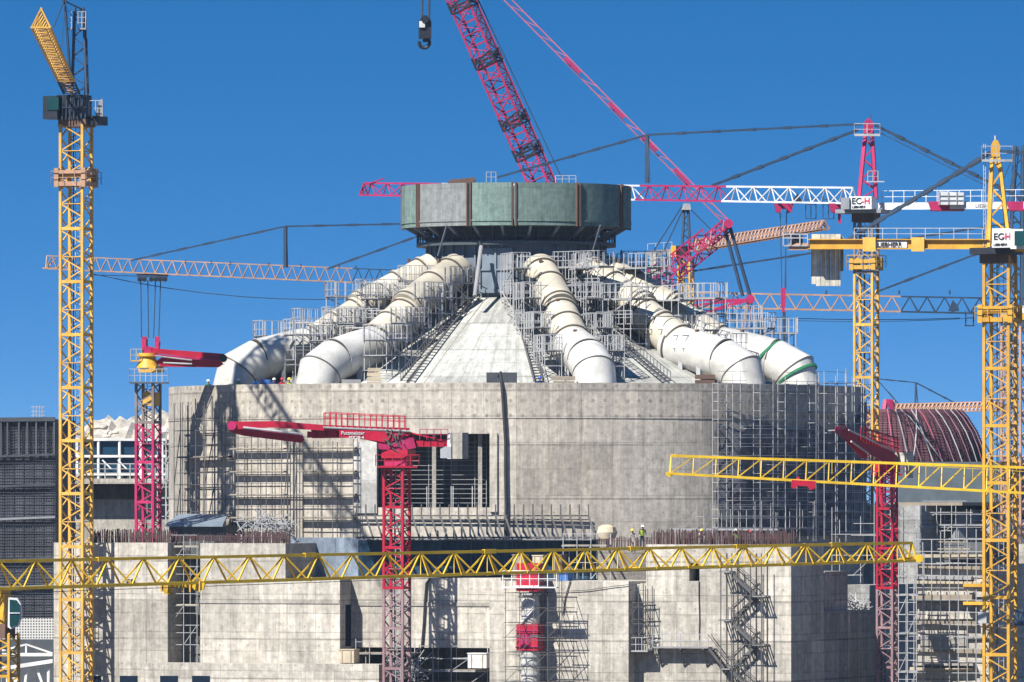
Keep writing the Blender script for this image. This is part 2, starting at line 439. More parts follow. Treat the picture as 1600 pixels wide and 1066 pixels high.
cam.sensor_width = 36; cam.lens = 36/(1600*K); cam.shift_y = (HZ-533)/1600; cam.clip_start = 1; cam.clip_end = 30000
scene.camera = co
scene.view_settings.view_transform = 'Standard'; scene.view_settings.look = 'None'
scene.view_settings.exposure = 0.95; scene.view_settings.gamma = 1.0
# ================================================================== ROUND REACTOR BUILDING
CXX, CY, R = CYC
def ca(px, r=R):
    Y = CY-r
    for _ in range(12):
        a = math.asin(max(-1, min(1, ((px-CX)*K*Y-CXX)/r))); Y = CY-r*cos(a)
    return a
def cp(a, z, r=R): return Vector((CXX+r*sin(a), CY-r*cos(a), z))
def cz(px, py, r=R): return ZY(py, CY-r*cos(ca(px, r)))
ZT = ZY(600, 668)
ZDECK = ZT-1.3
rb = thing('reactor_building', 'pale round concrete reactor building with a cone roof and a dark square opening', 'reactor building', (CXX, CY, 0))
def outer_wall():
    aL, aR = ca(591), ca(765); zb, zt = cz(680, 793), cz(680, 678)
    As = sorted(set([aL, aR]+[-pi+2*pi*k/120 for k in range(121)])); As = [a for i, a in enumerate(As) if i == 0 or a-As[i-1] > 1e-4 or a in (aL, aR)]
    Zs = [0, zb, zt, ZT]
    mb = MB(); n = len(As)
    for z in Zs:
        for a in As: mb.v.append(cp(a, z))
    for j in range(3):
        for i in range(n-1):
            if j == 1 and As[i] >= aL-1e-6 and As[i+1] <= aR+1e-6: continue
            mb.f.append((j*n+i, j*n+i+1, (j+1)*n+i+1, (j+1)*n+i))
    mb.lathe([(R, ZT), (R-.9, ZT+.001), (R-.9, ZDECK), (0.0, ZDECK+.002)], (CXX, CY, 0), 120)
    mb.build('outer_wall', M['cyl'], rb, smooth=True)
    # the opening: jambs, sill, head, and the dark room behind
    mb = MB(); d = 7.0
    def q(a, z, dd): p = cp(a, z); return p+Vector((0, dd, 0))
    c = [(aL, zb), (aR, zb), (aR, zt), (aL, zt)]
    i = 0
    mb.v += [q(a, z, 0) for a, z in c]+[q(a, z, d) for a, z in c]
    for k in range(4):
        m_ = (k+1) % 4; mb.f.append((k, m_, 4+m_, 4+k))
    mb.f.append((4, 5, 6, 7))
    mb.build('opening_recess', M['conc_dark'], rb)  # dark wall colour paints in the gloom of the deep room
    mb = MB()
    for px in (678, 750):
        a = ca(px); p = cp(a, 0)+Vector((0, 1.0, 0))
        mb2 = MB().box((p.x, p.y, (zb+zt)/2), .32, .4, zt-zb, 0); mb2.build('opening_post', M['conc2'], rb)
    # slightly raised band courses
    for py, h, pr in ((648, .28, .05),):
        z = cz(806, py); mb = MB().lathe([(R, z-h), (R+pr, z-h), (R+pr, z), (R, z)], (CXX, CY, 0), 120); mb.build('wall_band', M['cyl'], rb, smooth=True)
    for x0, x1, y0, y1 in ((554, 590, 690, 802), (766, 777, 676, 800)):
        a0, a1 = ca(x0), ca(x1); z0, z1 = cz(x0, y1), cz(x0, y0)
        mb = MB().lathe([(R-.05, z0), (R+.18, z0), (R+.18, z1), (R-.05, z1)], (CXX, CY, 0), 6, a0, a1)
        k = len(mb.v)//4
        mb.f += [(0, k, 2*k, 3*k), (k-1, 4*k-1, 3*k-1, 2*k-1)]
        mb.build('smooth_wall_panel', M['pale'] if x0 < 600 else M['cyl'], rb)
outer_wall()
S = K*690      # metres per photo pixel at the building's axis
def dome():
    prof = []
    for r, py in ((452, 622), (440, 604), (400, 585), (340, 556), (270, 523), (200, 491), (150, 469), (128, 460)):
        prof.append((r*S, ZY(py, CY-r*S*.8)))
    prof[0] = (prof[0][0], ZDECK)
    mb = MB().lathe(prof, (CXX, CY, 0), 96); mb.build('concrete_dome', M['dome'], rb, smooth=True)
    # low rail of form joints running up the cone
    for a in (-19,):
        mb = MB(); 
        for (r0, z0), (r1, z1) in zip(prof[1:-2], prof[2:-1]):
            mb.bar(cp(R_(a), z0+.02, r0), cp(R_(a), z1+.02, r1), .07, .04)
        mb.build('dome_rib', M['conc2'], rb)
    # dark box on the parapet
    mb = MB().slab([(760, 604), (760, 582), (808, 582), (808, 604)], CY-R+2.2, 1.6); mb.build('parapet_box', M['sheddk'], rb)
dome()
# ------------------------------------------------------------------ steel ring on top
rt = thing('steel_ring_tower', 'green panelled steel ring on a slate blue neck above the cone roof', 'steel ring', (CXX, CY, ZY(460, CY)))
def ring_tower():
    rn = 138*S
    Zb, Zw, Zr0, Zr1 = ZY(475, CY-rn), ZY(382, CY-8), ZY(352, CY-9.5), ZY(285, CY-9.5)
    MB().lathe([(rn, Zb), (rn, Zw+.2)], (CXX, CY, 0), 48).build('steel_neck', M['slate'], rt, smooth=True)
    MB().lathe([(rn-.5, Zw), (rn-.5, Zr0+.4)], (CXX, CY, 0), 48).build('upper_neck', M['slated'], rt, smooth=True)
    p0 = None
    for k in range(40):
        a = 2*pi*k/40
        if cos(a) < -.3: continue
        mb = MB().bar(cp(a, Zb, rn+.08), cp(a, Zw, rn+.08), .16, .2, up=(sin(a), -cos(a), 0)); mb.build('neck_stiffener', M['slate'], rt)
    # sheet panel between the ducts
    a0, a1 = ca2(750, rn+.3), ca2(799, rn+.3)
    mb = MB(); q = [cp(a0, ZY(455, CY-rn), rn+.35), cp(a1, ZY(455, CY-rn), rn+.35), cp(a1, ZY(388, CY-rn), rn+.35), cp(a0, ZY(388, CY-rn), rn+.35)]
    mb.prism(q, (0, .2, 0)); o = mb.build('sheet_panel', M['slate'], rt)
    mb = MB(); mid = (q[0]+q[1])/2; mt = (q[2]+q[3])/2; dy = Vector((0, -.06, 0))
    mb.bar(mid+dy, mt+dy, .16); mb.bar(q[0].lerp(q[3], .5)+dy, q[1].lerp(q[2], .5)+dy, .14); mb.bar(q[0]+dy, q[1]+dy, .3)
    for e in (q[0], q[1]): mb.bar(e+dy, e+dy+Vector((0, 0, q[3].z-q[0].z)), .2)
    mb.build('panel_frame', M['slate'], rt)
    # walkway
    rw = 156*S
    MB().lathe([(rn-.2, Zw), (rw, Zw), (rw, Zw+.32), (rn-.2, Zw+.32)], (CXX, CY, 0), 64).build('walkway', M['slated'], rt, smooth=True)
    mb = MB(); n = 72
    pts = [cp(2*pi*k/n, Zw+.32, rw-.05) for k in range(n+1)]
    rail(mb, pts, 1.15, 1.0, .055, (.35, .7)); mb.build('guard_rail', M['galvd'], rt)
    # underside struts
    for k in range(24):
        a = 2*pi*(k+.5)/24
        MB().bar(cp(a, Zw+.35, rn-.3), cp(a, Zr0+.05, 172*S), .22).build('strut', M['slate'], rt)
        MB().bar(cp(a+.13, Zw+.35, rn), cp(a+.13, Zr0+.3, rn), .18).build('neck_post', M['galvd'], rt)
    # ring shell, a flat panel between each pair of posts
    ro = 179*S
    edges = [ca2(x, ro) for x in (654, 733, 803, 903, 970)]
    full = sorted([e % (2*pi) for e in edges]+[R_(d) for d in (100, 133, 166, 198, 231, 262)])
    base = None; bad = [M['green'], M['greeng'], M['green'], M['green'], M['greend'], M['green']]
    for i, a in enumerate(full):
        b = full[(i+1) % len(full)]
        if b < a: b += 2*pi
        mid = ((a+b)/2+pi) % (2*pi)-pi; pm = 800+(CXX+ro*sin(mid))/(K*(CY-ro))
        m_ = M['green'] if not cos(mid) > 0 else M['greeng'] if 654 < pm < 733 else M['greend'] if pm > 903 else M['green']  # left panel lighter, right ones darker: sun and shade in their colour
        ro2 = ro-.02
        mb = MB(); n = 6
        mb.lathe([(ro, Zr0), (ro, Zr1), (ro-.25, Zr1), (ro-.25, Zr0), (ro, Zr0)], (CXX, CY, 0), n, a+.004, b-.004)
        k = n+1
        mb.f += [(0, k, 2*k, 3*k), (n, 3*k+n, 2*k+n, k+n)]
        mb.build('ring_panel', m_, rt, smooth=True)
        mb = MB().lathe([(ro+.02, Zr0+.35), (ro+.07, Zr0+.35), (ro+.07, Zr0+.5), (ro+.02, Zr0+.5)], (CXX, CY, 0), n, a+.01, b-.01)
        mb.build('panel_rib', m_, rt)
        mb = MB()
        for da in (-.016, .016): mb.bar(cp(a+da, Zr0-.05, ro+.08), cp(a+da, Zr1+.05, ro+.08), .12, .16, up=(sin(a), -cos(a), 0))
        mb.build('panel_post', M['brown'], rt)
    MB().lathe([(rn-.5, Zr0+.4), (ro-.3, Zr0+.12), (ro-.3, Zr0+.3), (rn-.5, Zr0+.6)], (CXX, CY, 0), 64).build('ring_floor', M['slated'], rt, smooth=True)
    # plank shelter, short rails and loose gear on top of the ring
    mb = MB().slab([(700, 286), (702, 281), (741, 277), (743, 280), (741, 286)], CY-6, 3.0); mb.build('top_shelter', M['brown'], rt)
    rail(MB(), [P(760, 286, CY-6), P(775, 286, CY-6)], .9, .4, .05).build('top_rail', M['galv'], rt); rail(MB(), [P(868, 286, CY-6), P(900, 286, CY-6)], .6, .6, .05).build('top_rail', M['galv'], rt)
    # inclined pipe strut on the neck
    MB().tube(P(742, 463, CY-11), P(752, 385, CY-8.3), .18).build('inclined_pipe', M['plankg'], rt)
    for x in (690, 930): 
        MB().bar(P(x-6, 400, CY-7), P(x+8, 352, CY-8.6), .1).build('inclined_brace', M['slate'], rt)
def ca2(px, r):
    Y = CY-r
    for _ in range(15):
        a = math.asin(max(-1, min(1, ((px-CX)*K*Y-CXX)/r))); Y = CY-r*cos(a)
    return a
ring_tower()
# ------------------------------------------------------------------ ducts and their stepped scaffolds
DUCT_UP = [(146, 421), (276, 484)]; DUCT_MID = [(266, 488), (352, 537)]; DUCT_LOW = [(338, 540), (398, 551), (448, 562)]; DUCT_EL = [(448, 562), (484, 580), (497, 628)]
def rp(a, rpx, py, t=0.0):
    r = rpx*S; p = cp(a, 0, r)+Vector((cos(a), sin(a), 0))*t; p.z = ZY(py, p.y); return p
def duct(deg, label, white_low=True, extra=None):
    a = R_(deg); nr = Vector((cos(a), sin(a), 0))
    root = thing('ventilation_duct', label, 'duct', rp(a, 300, 520), 'ventilation ducts down the cone roof')
    def seg(name, pts, r, mat):
        p = [rp(a, *q) for q in pts]; MB().sweep(p, r, nr, 36).build(name, mat, root, smooth=True); return p
    p1 = seg('upper_pipe', DUCT_UP, [1.42, 1.46], M['duct']); p2 = seg('middle_pipe', DUCT_MID, 1.54, M['duct'])
    p3 = seg('lower_pipe', DUCT_LOW, 1.72, M['ductw']); p4 = seg('elbow', DUCT_EL, 1.72, M['ductw'])
    def flange(c, d, r, wid=.22, m=None):
        d = d.normalized(); MB().tube(c-d*wid/2, c+d*wid/2, r, 36).build('flange', m or M['duct'], root, smooth=True)
        MB().tube(c+d*wid*.5, c+d*(wid*.5+.12), r-.04, 36).build('joint_seal', M['seal'], root, smooth=True)
    for t in (.12, .45, .93): flange(p1[0].lerp(p1[1], t), p1[1]-p1[0], 1.56)
    for t in (.10, .5, .93): flange(p2[0].lerp(p2[1], t), p2[1]-p2[0], 1.65)
    flange(p3[0].lerp(p3[1], .1), p3[1]-p3[0], 1.84, .3, M['ductw'])
    flange(p3[2], p3[2]-p3[1], 1.76, .06, M['ductw'])
    d = ((p4[1]-p4[0]).normalized()+(p4[2]-p4[1]).normalized())
    # thin mitre joint half way round the bend
    c = p4[1]; dd = d.normalized(); b = nr.cross(dd); k = 1/max(.3, (p4[1]-p4[0]).normalized().dot(dd))
    mb = MB(); i = 0; n = 40
    for o in (-.05, .05):
        for q in range(n):
            t = 2*pi*q/n; mb.v.append(c+nr*(1.75*cos(t))+b*(1.75*k*sin(t))+dd*o)
    mb.f = [(q, (q+1) % n, n+(q+1) % n, n+q) for q in range(n)]; mb.build('mitre_joint', M['seal'], root)
    # saddles, lifting lugs
    for rpx, py, zb in ((418, 556, 20), (380, 548, 20), (310, 512, 20), (220, 458, 20)):
        mb = MB()
        for s_ in (-1.3, 1.3):
            q = rp(a, rpx, py, s_); mb.bar(q, q-EZ*2.6, .35)
        mb.bar(rp(a, rpx, py, -1.5)-EZ*2.2, rp(a, rpx, py, 1.5)-EZ*2.2, .3); mb.build('saddle', M['galv'], root)
    for q in (p1[0].lerp(p1[1], .3), p2[0].lerp(p2[1], .3), p3[1]):
        mb = MB().box(q+EZ*1.72-nr*.4, .25, .25, .3, a); mb.build('lifting_lug', M['brown'], root)
    return root
duct(-62, 'cream duct furthest out on the left of the cone, bending down behind the parapet')
duct(-38, 'cream duct with a white elbow, just left of the bare concrete strip below the ring')
duct(14, 'cream duct facing the viewer, running straight down the front of the cone')
duct(45, 'cream duct right of the front one, its rusty top ringed by scaffolding')
e = duct(62, 'white duct at the right edge of the roof with green lifting straps')
def straps(root):
    a = R_(62); nr = Vector((cos(a), sin(a), 0))
    for r0, y0, tl in ((440, 560, .3), (488, 588, 1.0)):
        c = rp(a, r0, y0); d = (rp(a, 484, 580)-rp(a, 448, 562)).normalized(); d = (d-EZ*tl).normalized()
        MB().tube(c-d*.11, c+d*.11, 1.84, 36).build('lifting_strap', M['strap'], root)
straps(e)
def cone_z(rr):
    tab = [(128, 460), (150, 469), (200, 491), (270, 523), (340, 556), (400, 585), (440, 604), (470, 627)]
    for (r0, y0), (r1, y1) in zip(tab[:-1], tab[1:]):
        if rr <= r1: t = (rr-r0)/(r1-r0); return y0+(y1-y0)*t
    return 627
STEPS = [(148, 226, 405), (226, 300, 452), (300, 358, 497), (358, 424, 524)]
def duct_scaffold(deg, label, steps=STEPS, sides=(-1, 1), tin=1.9, tout=3.7, seed=0, touts=None, lads=((-1.5, -4.2), (1.5, 4.2))):
    a = R_(deg); rg = random.Random(seed)
    root = thing('duct_scaffold', label, 'scaffold', rp(a, 300, 540), 'stepped scaffolds beside the ducts')
    er = Vector((sin(a), -cos(a), 0)); et = Vector((cos(a), sin(a), 0))
    def Q(rpx, t, z):
        p = cp(a, 0, rpx*S)+et*t; p.z = z; return p
    tout0 = tout
    for si, (r0, r1, py) in enumerate(steps):
        zd = rp(a, (r0+r1)/2, py).z
        mb = MB()
        rs = [r0+3, r0+(r1-r0)*.27, r0+(r1-r0)*.5, r0+(r1-r0)*.75, r1-3]
        for s_ in ((1,) if (si == 0 and touts) or (si > 1 and deg == 45) else sides):
            mr = MB(); tout = touts[si] if touts and s_ > 0 else tout0
            for rr in rs:
                zc = rp(a, rr, cone_z(rr)).z-.1
                for t in (tin*s_, tout*s_):
                    mb.bar(Q(rr, t, zc), Q(rr, t, zd+1.2), .06)
                z = zd
                while z > zc+.4:
                    mb.bar(Q(rr, tin*s_, z-.06), Q(rr, tout*s_, z-.06), .05); z -= 1.2
            for t in (tin*s_, (tin+tout)/2*s_, tout*s_):
                z = zd; zc = rp(a, r1, cone_z(r1)).z
                while z > zc+.5:
                    if t != (tin+tout)/2*s_: mb.bar(Q(r0, t, z-.08), Q(r1, t, z-.08), .06)
                    z -= 1.2
            zc = rp(a, r1, cone_z(r1)).z
            z = zd-2.1; lv = 0
            while z > zc+1.0 and lv < 2 and not (touts and s_ > 0 and deg > -50) and not (deg == 14 and s_ > 0):
                dk = MB().hexa([Q(r0+2, tin*s_, z), Q(r1-2, tin*s_, z), Q(r1-2, tout*s_*.97, z), Q(r0+2, tout*s_*.97, z), Q(r0+2, tin*s_, z+.07), Q(r1-2, tin*s_, z+.07), Q(r1-2, tout*s_*.97, z+.07), Q(r0+2, tout*s_*.97, z+.07)])
                dk.build('deck', M['plankg'], root); rail(MB(), [Q(r0, tout*s_, z), Q(r1, tout*s_, z)], 1.1, .8, .05, (.5,)).build('guard_rail', M['galv'], root); z -= 2.1; lv += 1
            if zd-zc > 1.5:
                mb.bar(Q(r0+4, tout*s_, zd-1.75), Q(r1-4, tout*s_, zd-.1), .07)
                if zd-zc > 3: mb.bar(Q(r1-4, tout*s_, zd-3.5), Q(r0+4, tout*s_, zd-1.75), .07)
            dk = MB(); dk.hexa([Q(r0+1, tin*s_, zd-.04), Q(r1-1, tin*s_, zd-.04), Q(r1-1, tout*s_, zd-.04), Q(r0+1, tout*s_, zd-.04),
                                Q(r0+1, tin*s_, zd+.03), Q(r1-1, tin*s_, zd+.03), Q(r1-1, tout*s_, zd+.03), Q(r0+1, tout*s_, zd+.03)])
            dk.build('deck', M['plankg'], root)
            rail(mr, [Q(r0, tin*s_, zd), Q(r0, tout*s_, zd), Q(r1, tout*s_, zd), Q(r1, tin*s_, zd)], 1.25, .62, .05, (.42,))
            mr.build('guard_rail', M['galv'], root)
        # bridge over the pipe at the upper end of the step
        if len(sides) == 2 and not (si == 0 and touts):
            for rr in (r0+3, r0+22): mb.bar(Q(rr, -tin, zd+1.05), Q(rr, tin, zd+1.05), .08); mb.bar(Q(rr, -tin, zd), Q(rr, tin, zd), .08)
        mb.build('lattice_frame', M['galv'], root)
    # inclined ladder along the cone
    for s_, (ta, tb) in zip((-1, 1), lads):
        if s_ not in sides or ta is None: continue
        mb = MB(); rr = 136; prev = None
        while rr <= 440:
            t = ta+(tb-ta)*(rr-136)/304
            c = rp(a, rr, cone_z(rr)); q = Q(rr, t, c.z+.25); q2 = Q(rr, t+.7*s_, c.z+.25)
            if prev:
                mb.bar(prev[0], q, .11); mb.bar(prev[1], q2, .11)
                mb.bar(prev[0]+EZ*.7, q+EZ*.7, .05); mb.bar(q, q+EZ*.7, .05)
            mb.bar(q, q2, .14, .05); prev = (q, q2); rr += 9
        mb.build('inclined_ladder', M['galvd'], root)
duct_scaffold(-62, 'stepped scaffold flanking the outermost duct at the left side of the roof', steps=[(170, 226, 440), (226, 300, 462), (300, 358, 505), (358, 424, 524)], touts=[2.8, 3.2, 3.6, 3.8], lads=((None, 0), (None, 0)))
duct_scaffold(-38, 'stepped scaffold wrapping the duct beside the bare concrete strip', seed=2, steps=[(165, 226, 442), (226, 300, 466), (300, 358, 505), (358, 424, 532)], touts=[2.5, 2.9, 3.5, 4.2], lads=((None, 0), (1.0, 6.3)))
duct_scaffold(14, 'scaffold round the duct that faces the viewer, rails above its top', steps=[(150, 232, 420), (232, 300, 466), (300, 360, 512), (360, 430, 548)], tout=3.3, seed=3, lads=((-1.6, -3.6), (None, 0)))
duct_scaffold(45, 'broad scaffold round the rusty topped duct right of the front one', steps=[(150, 250, 418), (250, 320, 468), (320, 372, 515), (372, 430, 545)], tout=3.7, seed=4, lads=((-2.0, -5.5), (None, 0)))
duct_scaffold(92, 'pale scaffold steps behind the white duct with green straps', steps=[(165, 240, 415), (240, 330, 465), (330, 385, 500), (385, 440, 520)], sides=(1,), tin=-.6, tout=2.0, seed=5, lads=((None, 0), (None, 0)))
duct_scaffold(62, 'scaffold along the outer side of the white duct with the green straps', steps=[(165, 240, 425), (240, 330, 465), (330, 420, 512)], seed=6, sides=(1,), tout=3.4, lads=((None, 0), (None, 0)))
# ------------------------------------------------------------------ facade scaffolds on the round wall
def cyl_scaffold(label, px0, px1, py0, py1, dr=(.35, 1.05), bay=1.9, lift=2.0, t=.06, mat='galvd', decks=(1, 3, 5), mdeck='plank', brace=True, seed=0, group='facade scaffolds on the round wall', railmat=None, skip=.0):
    a0, a1 = ca(px0, R+dr[1]), ca(px1, R+dr[1]); pm = (px0+px1)/2; rg = random.Random(seed)
    z1, z0 = cz(pm, py0), cz(pm, py1)
    root = thing('facade_scaffold', label, 'scaffold', cp((a0+a1)/2, z0, R+dr[1]), group)
    n = max(1, int(round((a1-a0)*(R+1)/bay))); da = (a1-a0)/n
    mb = MB()
    for k in range(n+1):
        a = a0+k*da
        for d in dr:
            if rg.random() < skip: continue
            mb.bar(cp(a, z0, R+d), cp(a, z1+rg.uniform(-.2, .9), R+d), t)
    z = z0+lift; j = 1
    while z < z1+.1:
        for k in range(n):
            if rg.random() < skip: continue
            for d in dr: mb.bar(cp(a0+k*da, z, R+d), cp(a0+(k+1)*da, z, R+d), t)
            mb.bar(cp(a0+k*da, z, R+dr[0]), cp(a0+k*da, z, R+dr[1]), t)
            mb.bar(cp(a0+k*da, z+.95, R+dr[1]), cp(a0+(k+1)*da, z+.95, R+dr[1]), t*.8)
        if j in decks:
            w_ = min(dr[1]-dr[0], .42); dk = MB().lathe([(R+dr[0], z+.03), (R+dr[0]+w_, z+.03), (R+dr[0]+w_, z+.12), (R+dr[0], z+.12), (R+dr[0], z+.03)], (CXX, CY, 0), n, a0, a1)
            dk.build('deck', M[mdeck], root)
        z += lift; j += 1
    mb.build('lattice_frame', M[mat], root)
    if brace:
        b2 = MB(); z = z0
        while z+lift*2 < z1:
            for k in range(0, n-1, 4):
                b2.bar(cp(a0+k*da, z, R+dr[1]), cp(a0+(k+1)*da, z+lift*2, R+dr[1]), t)
            z += lift*2
        b2.build('brace', M[mat], root)
    return root
cyl_scaffold('sparse dark facade scaffold at the left end of the round wall', 272, 352, 636, 842, decks=(3,), bay=1.6, lift=2.2, seed=11)
cyl_scaffold('planked facade scaffold on the round wall between the sparse bay and the bracing gap', 352, 440, 690, 846, decks=(1, 2, 3, 4), seed=12, lift=1.85, brace=False, t=.055)
cyl_scaffold('five deck facade scaffold just left of the smooth wall panel', 460, 552, 690, 846, decks=(1, 2, 3, 4), seed=13, lift=1.85, brace=False, t=.055)
cyl_scaffold('unbraced pole scaffold joining the two planked bays', 440, 460, 690, 846, decks=(), bay=.8, seed=14, lift=3.7)
cyl_scaffold('wide pale scaffold over the shaded right flank of the round wall', 1122, 1278, 596, 838, dr=(.5, 1.3), t=.042, mat='galv', decks=(), mdeck='plankg', bay=1.5, lift=.72, seed=15, skip=.28, brace=False)
cyl_scaffold('dense grey scaffold at the right end of the round wall', 1275, 1346, 592, 846, dr=(.6, 1.4, 2.2), t=.042, mat='galv', decks=(3, 8, 13), mdeck='plankg', bay=1.5, lift=.8, seed=16, skip=.2, brace=False)
cyl_scaffold('low scaffold along the foot of the shaded wall with a pale deck', 1100, 1290, 800, 846, dr=(1.9, 3.0), t=.042, mat='galv', decks=(1,), mdeck='plankg', bay=1.6, lift=1.0, seed=17, brace=False)
# scaffold inside the opening
def opening_scaffold():
    root = thing('bay_scaffold', 'thin white scaffold filling the dark square opening', 'scaffold', cp(ca(680), cz(680, 793), R-1.4))
    mb = MB(); z0, z1 = cz(680, 793), cz(680, 678)
    y = CY-R+3.0
    for k, x in enumerate((596, 640, 670, 705, 742, 760)):
        mb.bar(P(x, 793, y), P(x, 680, y), .045)
    py = 786
    while py > 690:
        mb.bar(P(594, py, y), P(761, py, y), .035); py -= 7.3
    mb.build('lattice_frame', M['galv'], root)
    for x in (667, 705, 708, 738): MB().bar(P(x, 793, y-.6), P(x, 760, y-.6), .04).build('loose_post', M['white'], root)
opening_scaffold()
# hose down the wall
def hose():
    root = MB(); a = ca(786); pts = [cp(ca(778), ZT+.5, R-.6), cp(ca(782), ZT+.75, R), cp(ca(785), ZT-.6, R+.22)]
    for py, px in ((640, 787), (690, 790), (740, 790), (790, 791), (842, 790)): pts.append(cp(ca(px), cz(px, py), R+.22))
    root.sweep(pts, .13, (1, .2, 0), 8)
    tag(root.build('concrete_hose', M['rubber'], None, True, loc=pts[3]), 'black hose hanging over the parapet beside the square opening', 'hose')
hose()
# ------------------------------------------------------------------ dark scalloped sheet, added to darken the right flank
def dark_flank_sheet():
    r0 = R+.33; a0, a1 = ca(1121, r0), R_(84); n = 60
    mb = MB()
    zb = cz(1200, 838)
    rows = 10
    for j in range(rows+1):
        for k in range(n+1):
            t = k/n; a = a0+(a1-a0)*t
            top = cz(1180, 652)-.9*abs(sin(t*pi*4.2+.5))-.35*sin(t*19)**2
            if t > .72: top += (t-.72)*9
            z = zb+(top-zb)*j/rows
            edge = .5 if k == 0 else 0
            rr = r0+.16*sin(t*46+j*1.3)*sin(j*.9)+.12*sin(t*23)
            mb.v.append(cp(a-edge*.018*sin(j*2.2), z, max(r0-.22, rr)))
    for j in range(rows):
        for k in range(n):
            q = j*(n+1)+k; mb.f.append((q, q+1, q+n+2, q+n+1))
    i = len(mb.v); N = len(mb.v)
    for v in list(mb.v):
        d = Vector((v.x-CXX, v.y-CY, 0)).normalized(); mb.v.append(v-d*.03)
    mb.f += [tuple(N+x for x in f[::-1]) for f in mb.f[:]]
    o = mb.build('dark_flank_sheet', M['net'], None, True, loc=cp(a0, zb, r0))
    tag(o, 'dark scalloped sheet over the right flank of the round wall', 'net')
dark_flank_sheet()
# ================================================================== LOWER BUILDINGS (site grid)
def wall_piece(root, px0, px1, pyt, v0, v1, mat='conc', name='wall', pyb=None):
    u0, u1 = U(px0, v0), U(px1, v0); zt = FZ((px0+px1)/2, pyt, v0); zb = 0 if pyb is None else FZ((px0+px1)/2, pyb, v0)
    mb = MB().fbox(u0, u1, v0, v1, zb, zt); return mb.build(name, M[mat], root)
def starters(root, px0, px1, py0, py1, v, gap=.32, rows=2, name='starter_bars', lean=.05):
    u = U(px0, v); u1 = U(px1, v); mb = MB(); zb = FZ((px0+px1)/2, py1, v)
    while u < u1:
        for r in range(rows):
            h = FZ((px0+px1)/2, py0, v)-zb; q = F(u+rnd.uniform(-.06, .06), v+.25+.5*r, zb-.1)
            mb.bar(q, q+Vector((rnd.uniform(-lean, lean), rnd.uniform(-lean, lean), h*rnd.uniform(.75, 1.08))), .06)
        u += gap
    q0, q1 = F(U(px0, v), v+.22, zb+.55), F(u1, v+.22, zb+.55); mb.bar(q0, q1, .05)
    return mb.build(name, M['rebar'], root, kind='stuff')
# --- left annex
la = thing('annex_building', 'left concrete annex with a tall dark slot and rusty starter bars along its roof', 'concrete building', F(U(85), 0, 0))
wall_piece(la, 84, 262, 848, 0, 12)
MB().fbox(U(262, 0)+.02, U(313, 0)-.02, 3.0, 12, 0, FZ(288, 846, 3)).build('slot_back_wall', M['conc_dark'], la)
wall_piece(la, 313, 446, 849, .35, 12, 'conc2', 'upper_wall')
wall_piece(la, 313, 531, 905, 0, .345)
MB().fbox(U(446, 0), U(531, 0), .35, 12, 0, FZ(490, 905, 0)).build('low_block', M['conc'], la)
wall_piece(la, 262, 313, 1040, -.05, 3, 'conc', 'slot_sill')
MB().fbox(U(313), U(530), -.07, -.003, FZ(420, 943), FZ(420, 938)).build('drip_ledge', M['conc2'], la)
u0, u1 = U(225, -2.6), U(592, -2.6)
zt = FZ(400, 1037, -2.6)
MB().fbox(u0, u1, -2.6, -.06, 0, zt).build('base_block', M['conc'], la)
for a, b in ((250, 278), (300, 328), (187, 215), (140, 158)):
    vv = -2.62 if a > 224 else -.02
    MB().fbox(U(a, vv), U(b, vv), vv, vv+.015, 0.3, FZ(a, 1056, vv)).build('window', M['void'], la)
for x0, x1 in ((142, 266), (370, 446)):
    starters(la, x0, x1, 826, 850, .4 if x0 < 300 else .8, .17, 3)
starters(la, 262, 370, 832, 850, 4.0, .17, 2)
# --- middle annex: set-back wall and the front block
ma = thing('annex_building', 'middle concrete annex, its recessed wall left of the red and white chute', 'concrete building', F(U(553, 2.5), 2.5, 0))
vb = 2.5
MB().fbox(U(530, 0)-.5, U(765, 0), vb, 14, FZ(650, 1012, vb), FZ(650, 903, vb)).build('set_back_wall', M['conc'], ma)
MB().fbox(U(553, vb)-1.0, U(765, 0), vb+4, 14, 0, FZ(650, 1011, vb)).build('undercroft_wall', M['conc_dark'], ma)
MB().fbox(U(553, vb)-1.0, U(765, 0), vb-.08, vb-.003, FZ(650, 947, vb), FZ(650, 941, vb)).build('drip_ledge', M['conc2'], ma)
wall_piece(ma, 765, 982, 908, 0, 14, 'conc', 'front_block')
MB().fbox(U(982, 0)-.01, U(982, 0)+1.3, 1.75, 14, 0, FZ(990, 912, 1)).build('side_wall', M['conc'], ma)
# door in the return of the left annex
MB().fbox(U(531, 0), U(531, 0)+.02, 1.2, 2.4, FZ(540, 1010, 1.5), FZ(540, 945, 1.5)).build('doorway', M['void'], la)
# --- right annex with the long shaded return
ra = thing('annex_building', 'right concrete annex with zigzag stairs on its front and a long shaded return wall', 'concrete building', F(U(1235, 1.7), 1.7, 0))
ur0, ur1 = U(985, 1.7), U(1236, 1.7)
zr = FZ(1120, 851, 1.7)
zsl = FZ(1086, 880, 1.7); zsb = FZ(1086, 908, 1.7); us0, us1 = U(1077, 1.7), U(1093, 1.7)
MB().fbox(ur0+1.3, us0, 1.7, 10, 0, zr).build('wall', M['conc'], ra)
MB().fbox(us1, ur1, 1.7, 10, 0, zr).build('wall', M['conc'], ra)
MB().fbox(us0, us1, 1.7, 10, 0, zsb).build('wall', M['conc'], ra)
MB().fbox(us0, us1, 1.7, 10, zsl, zr).build('wall', M['conc'], ra)
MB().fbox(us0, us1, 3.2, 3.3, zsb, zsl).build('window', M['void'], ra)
MB().fbox(ur1-3, ur1-.03, 10, 22, 0, ZY(955, 655)).build('return_wall', M['conc_mid'], ra)
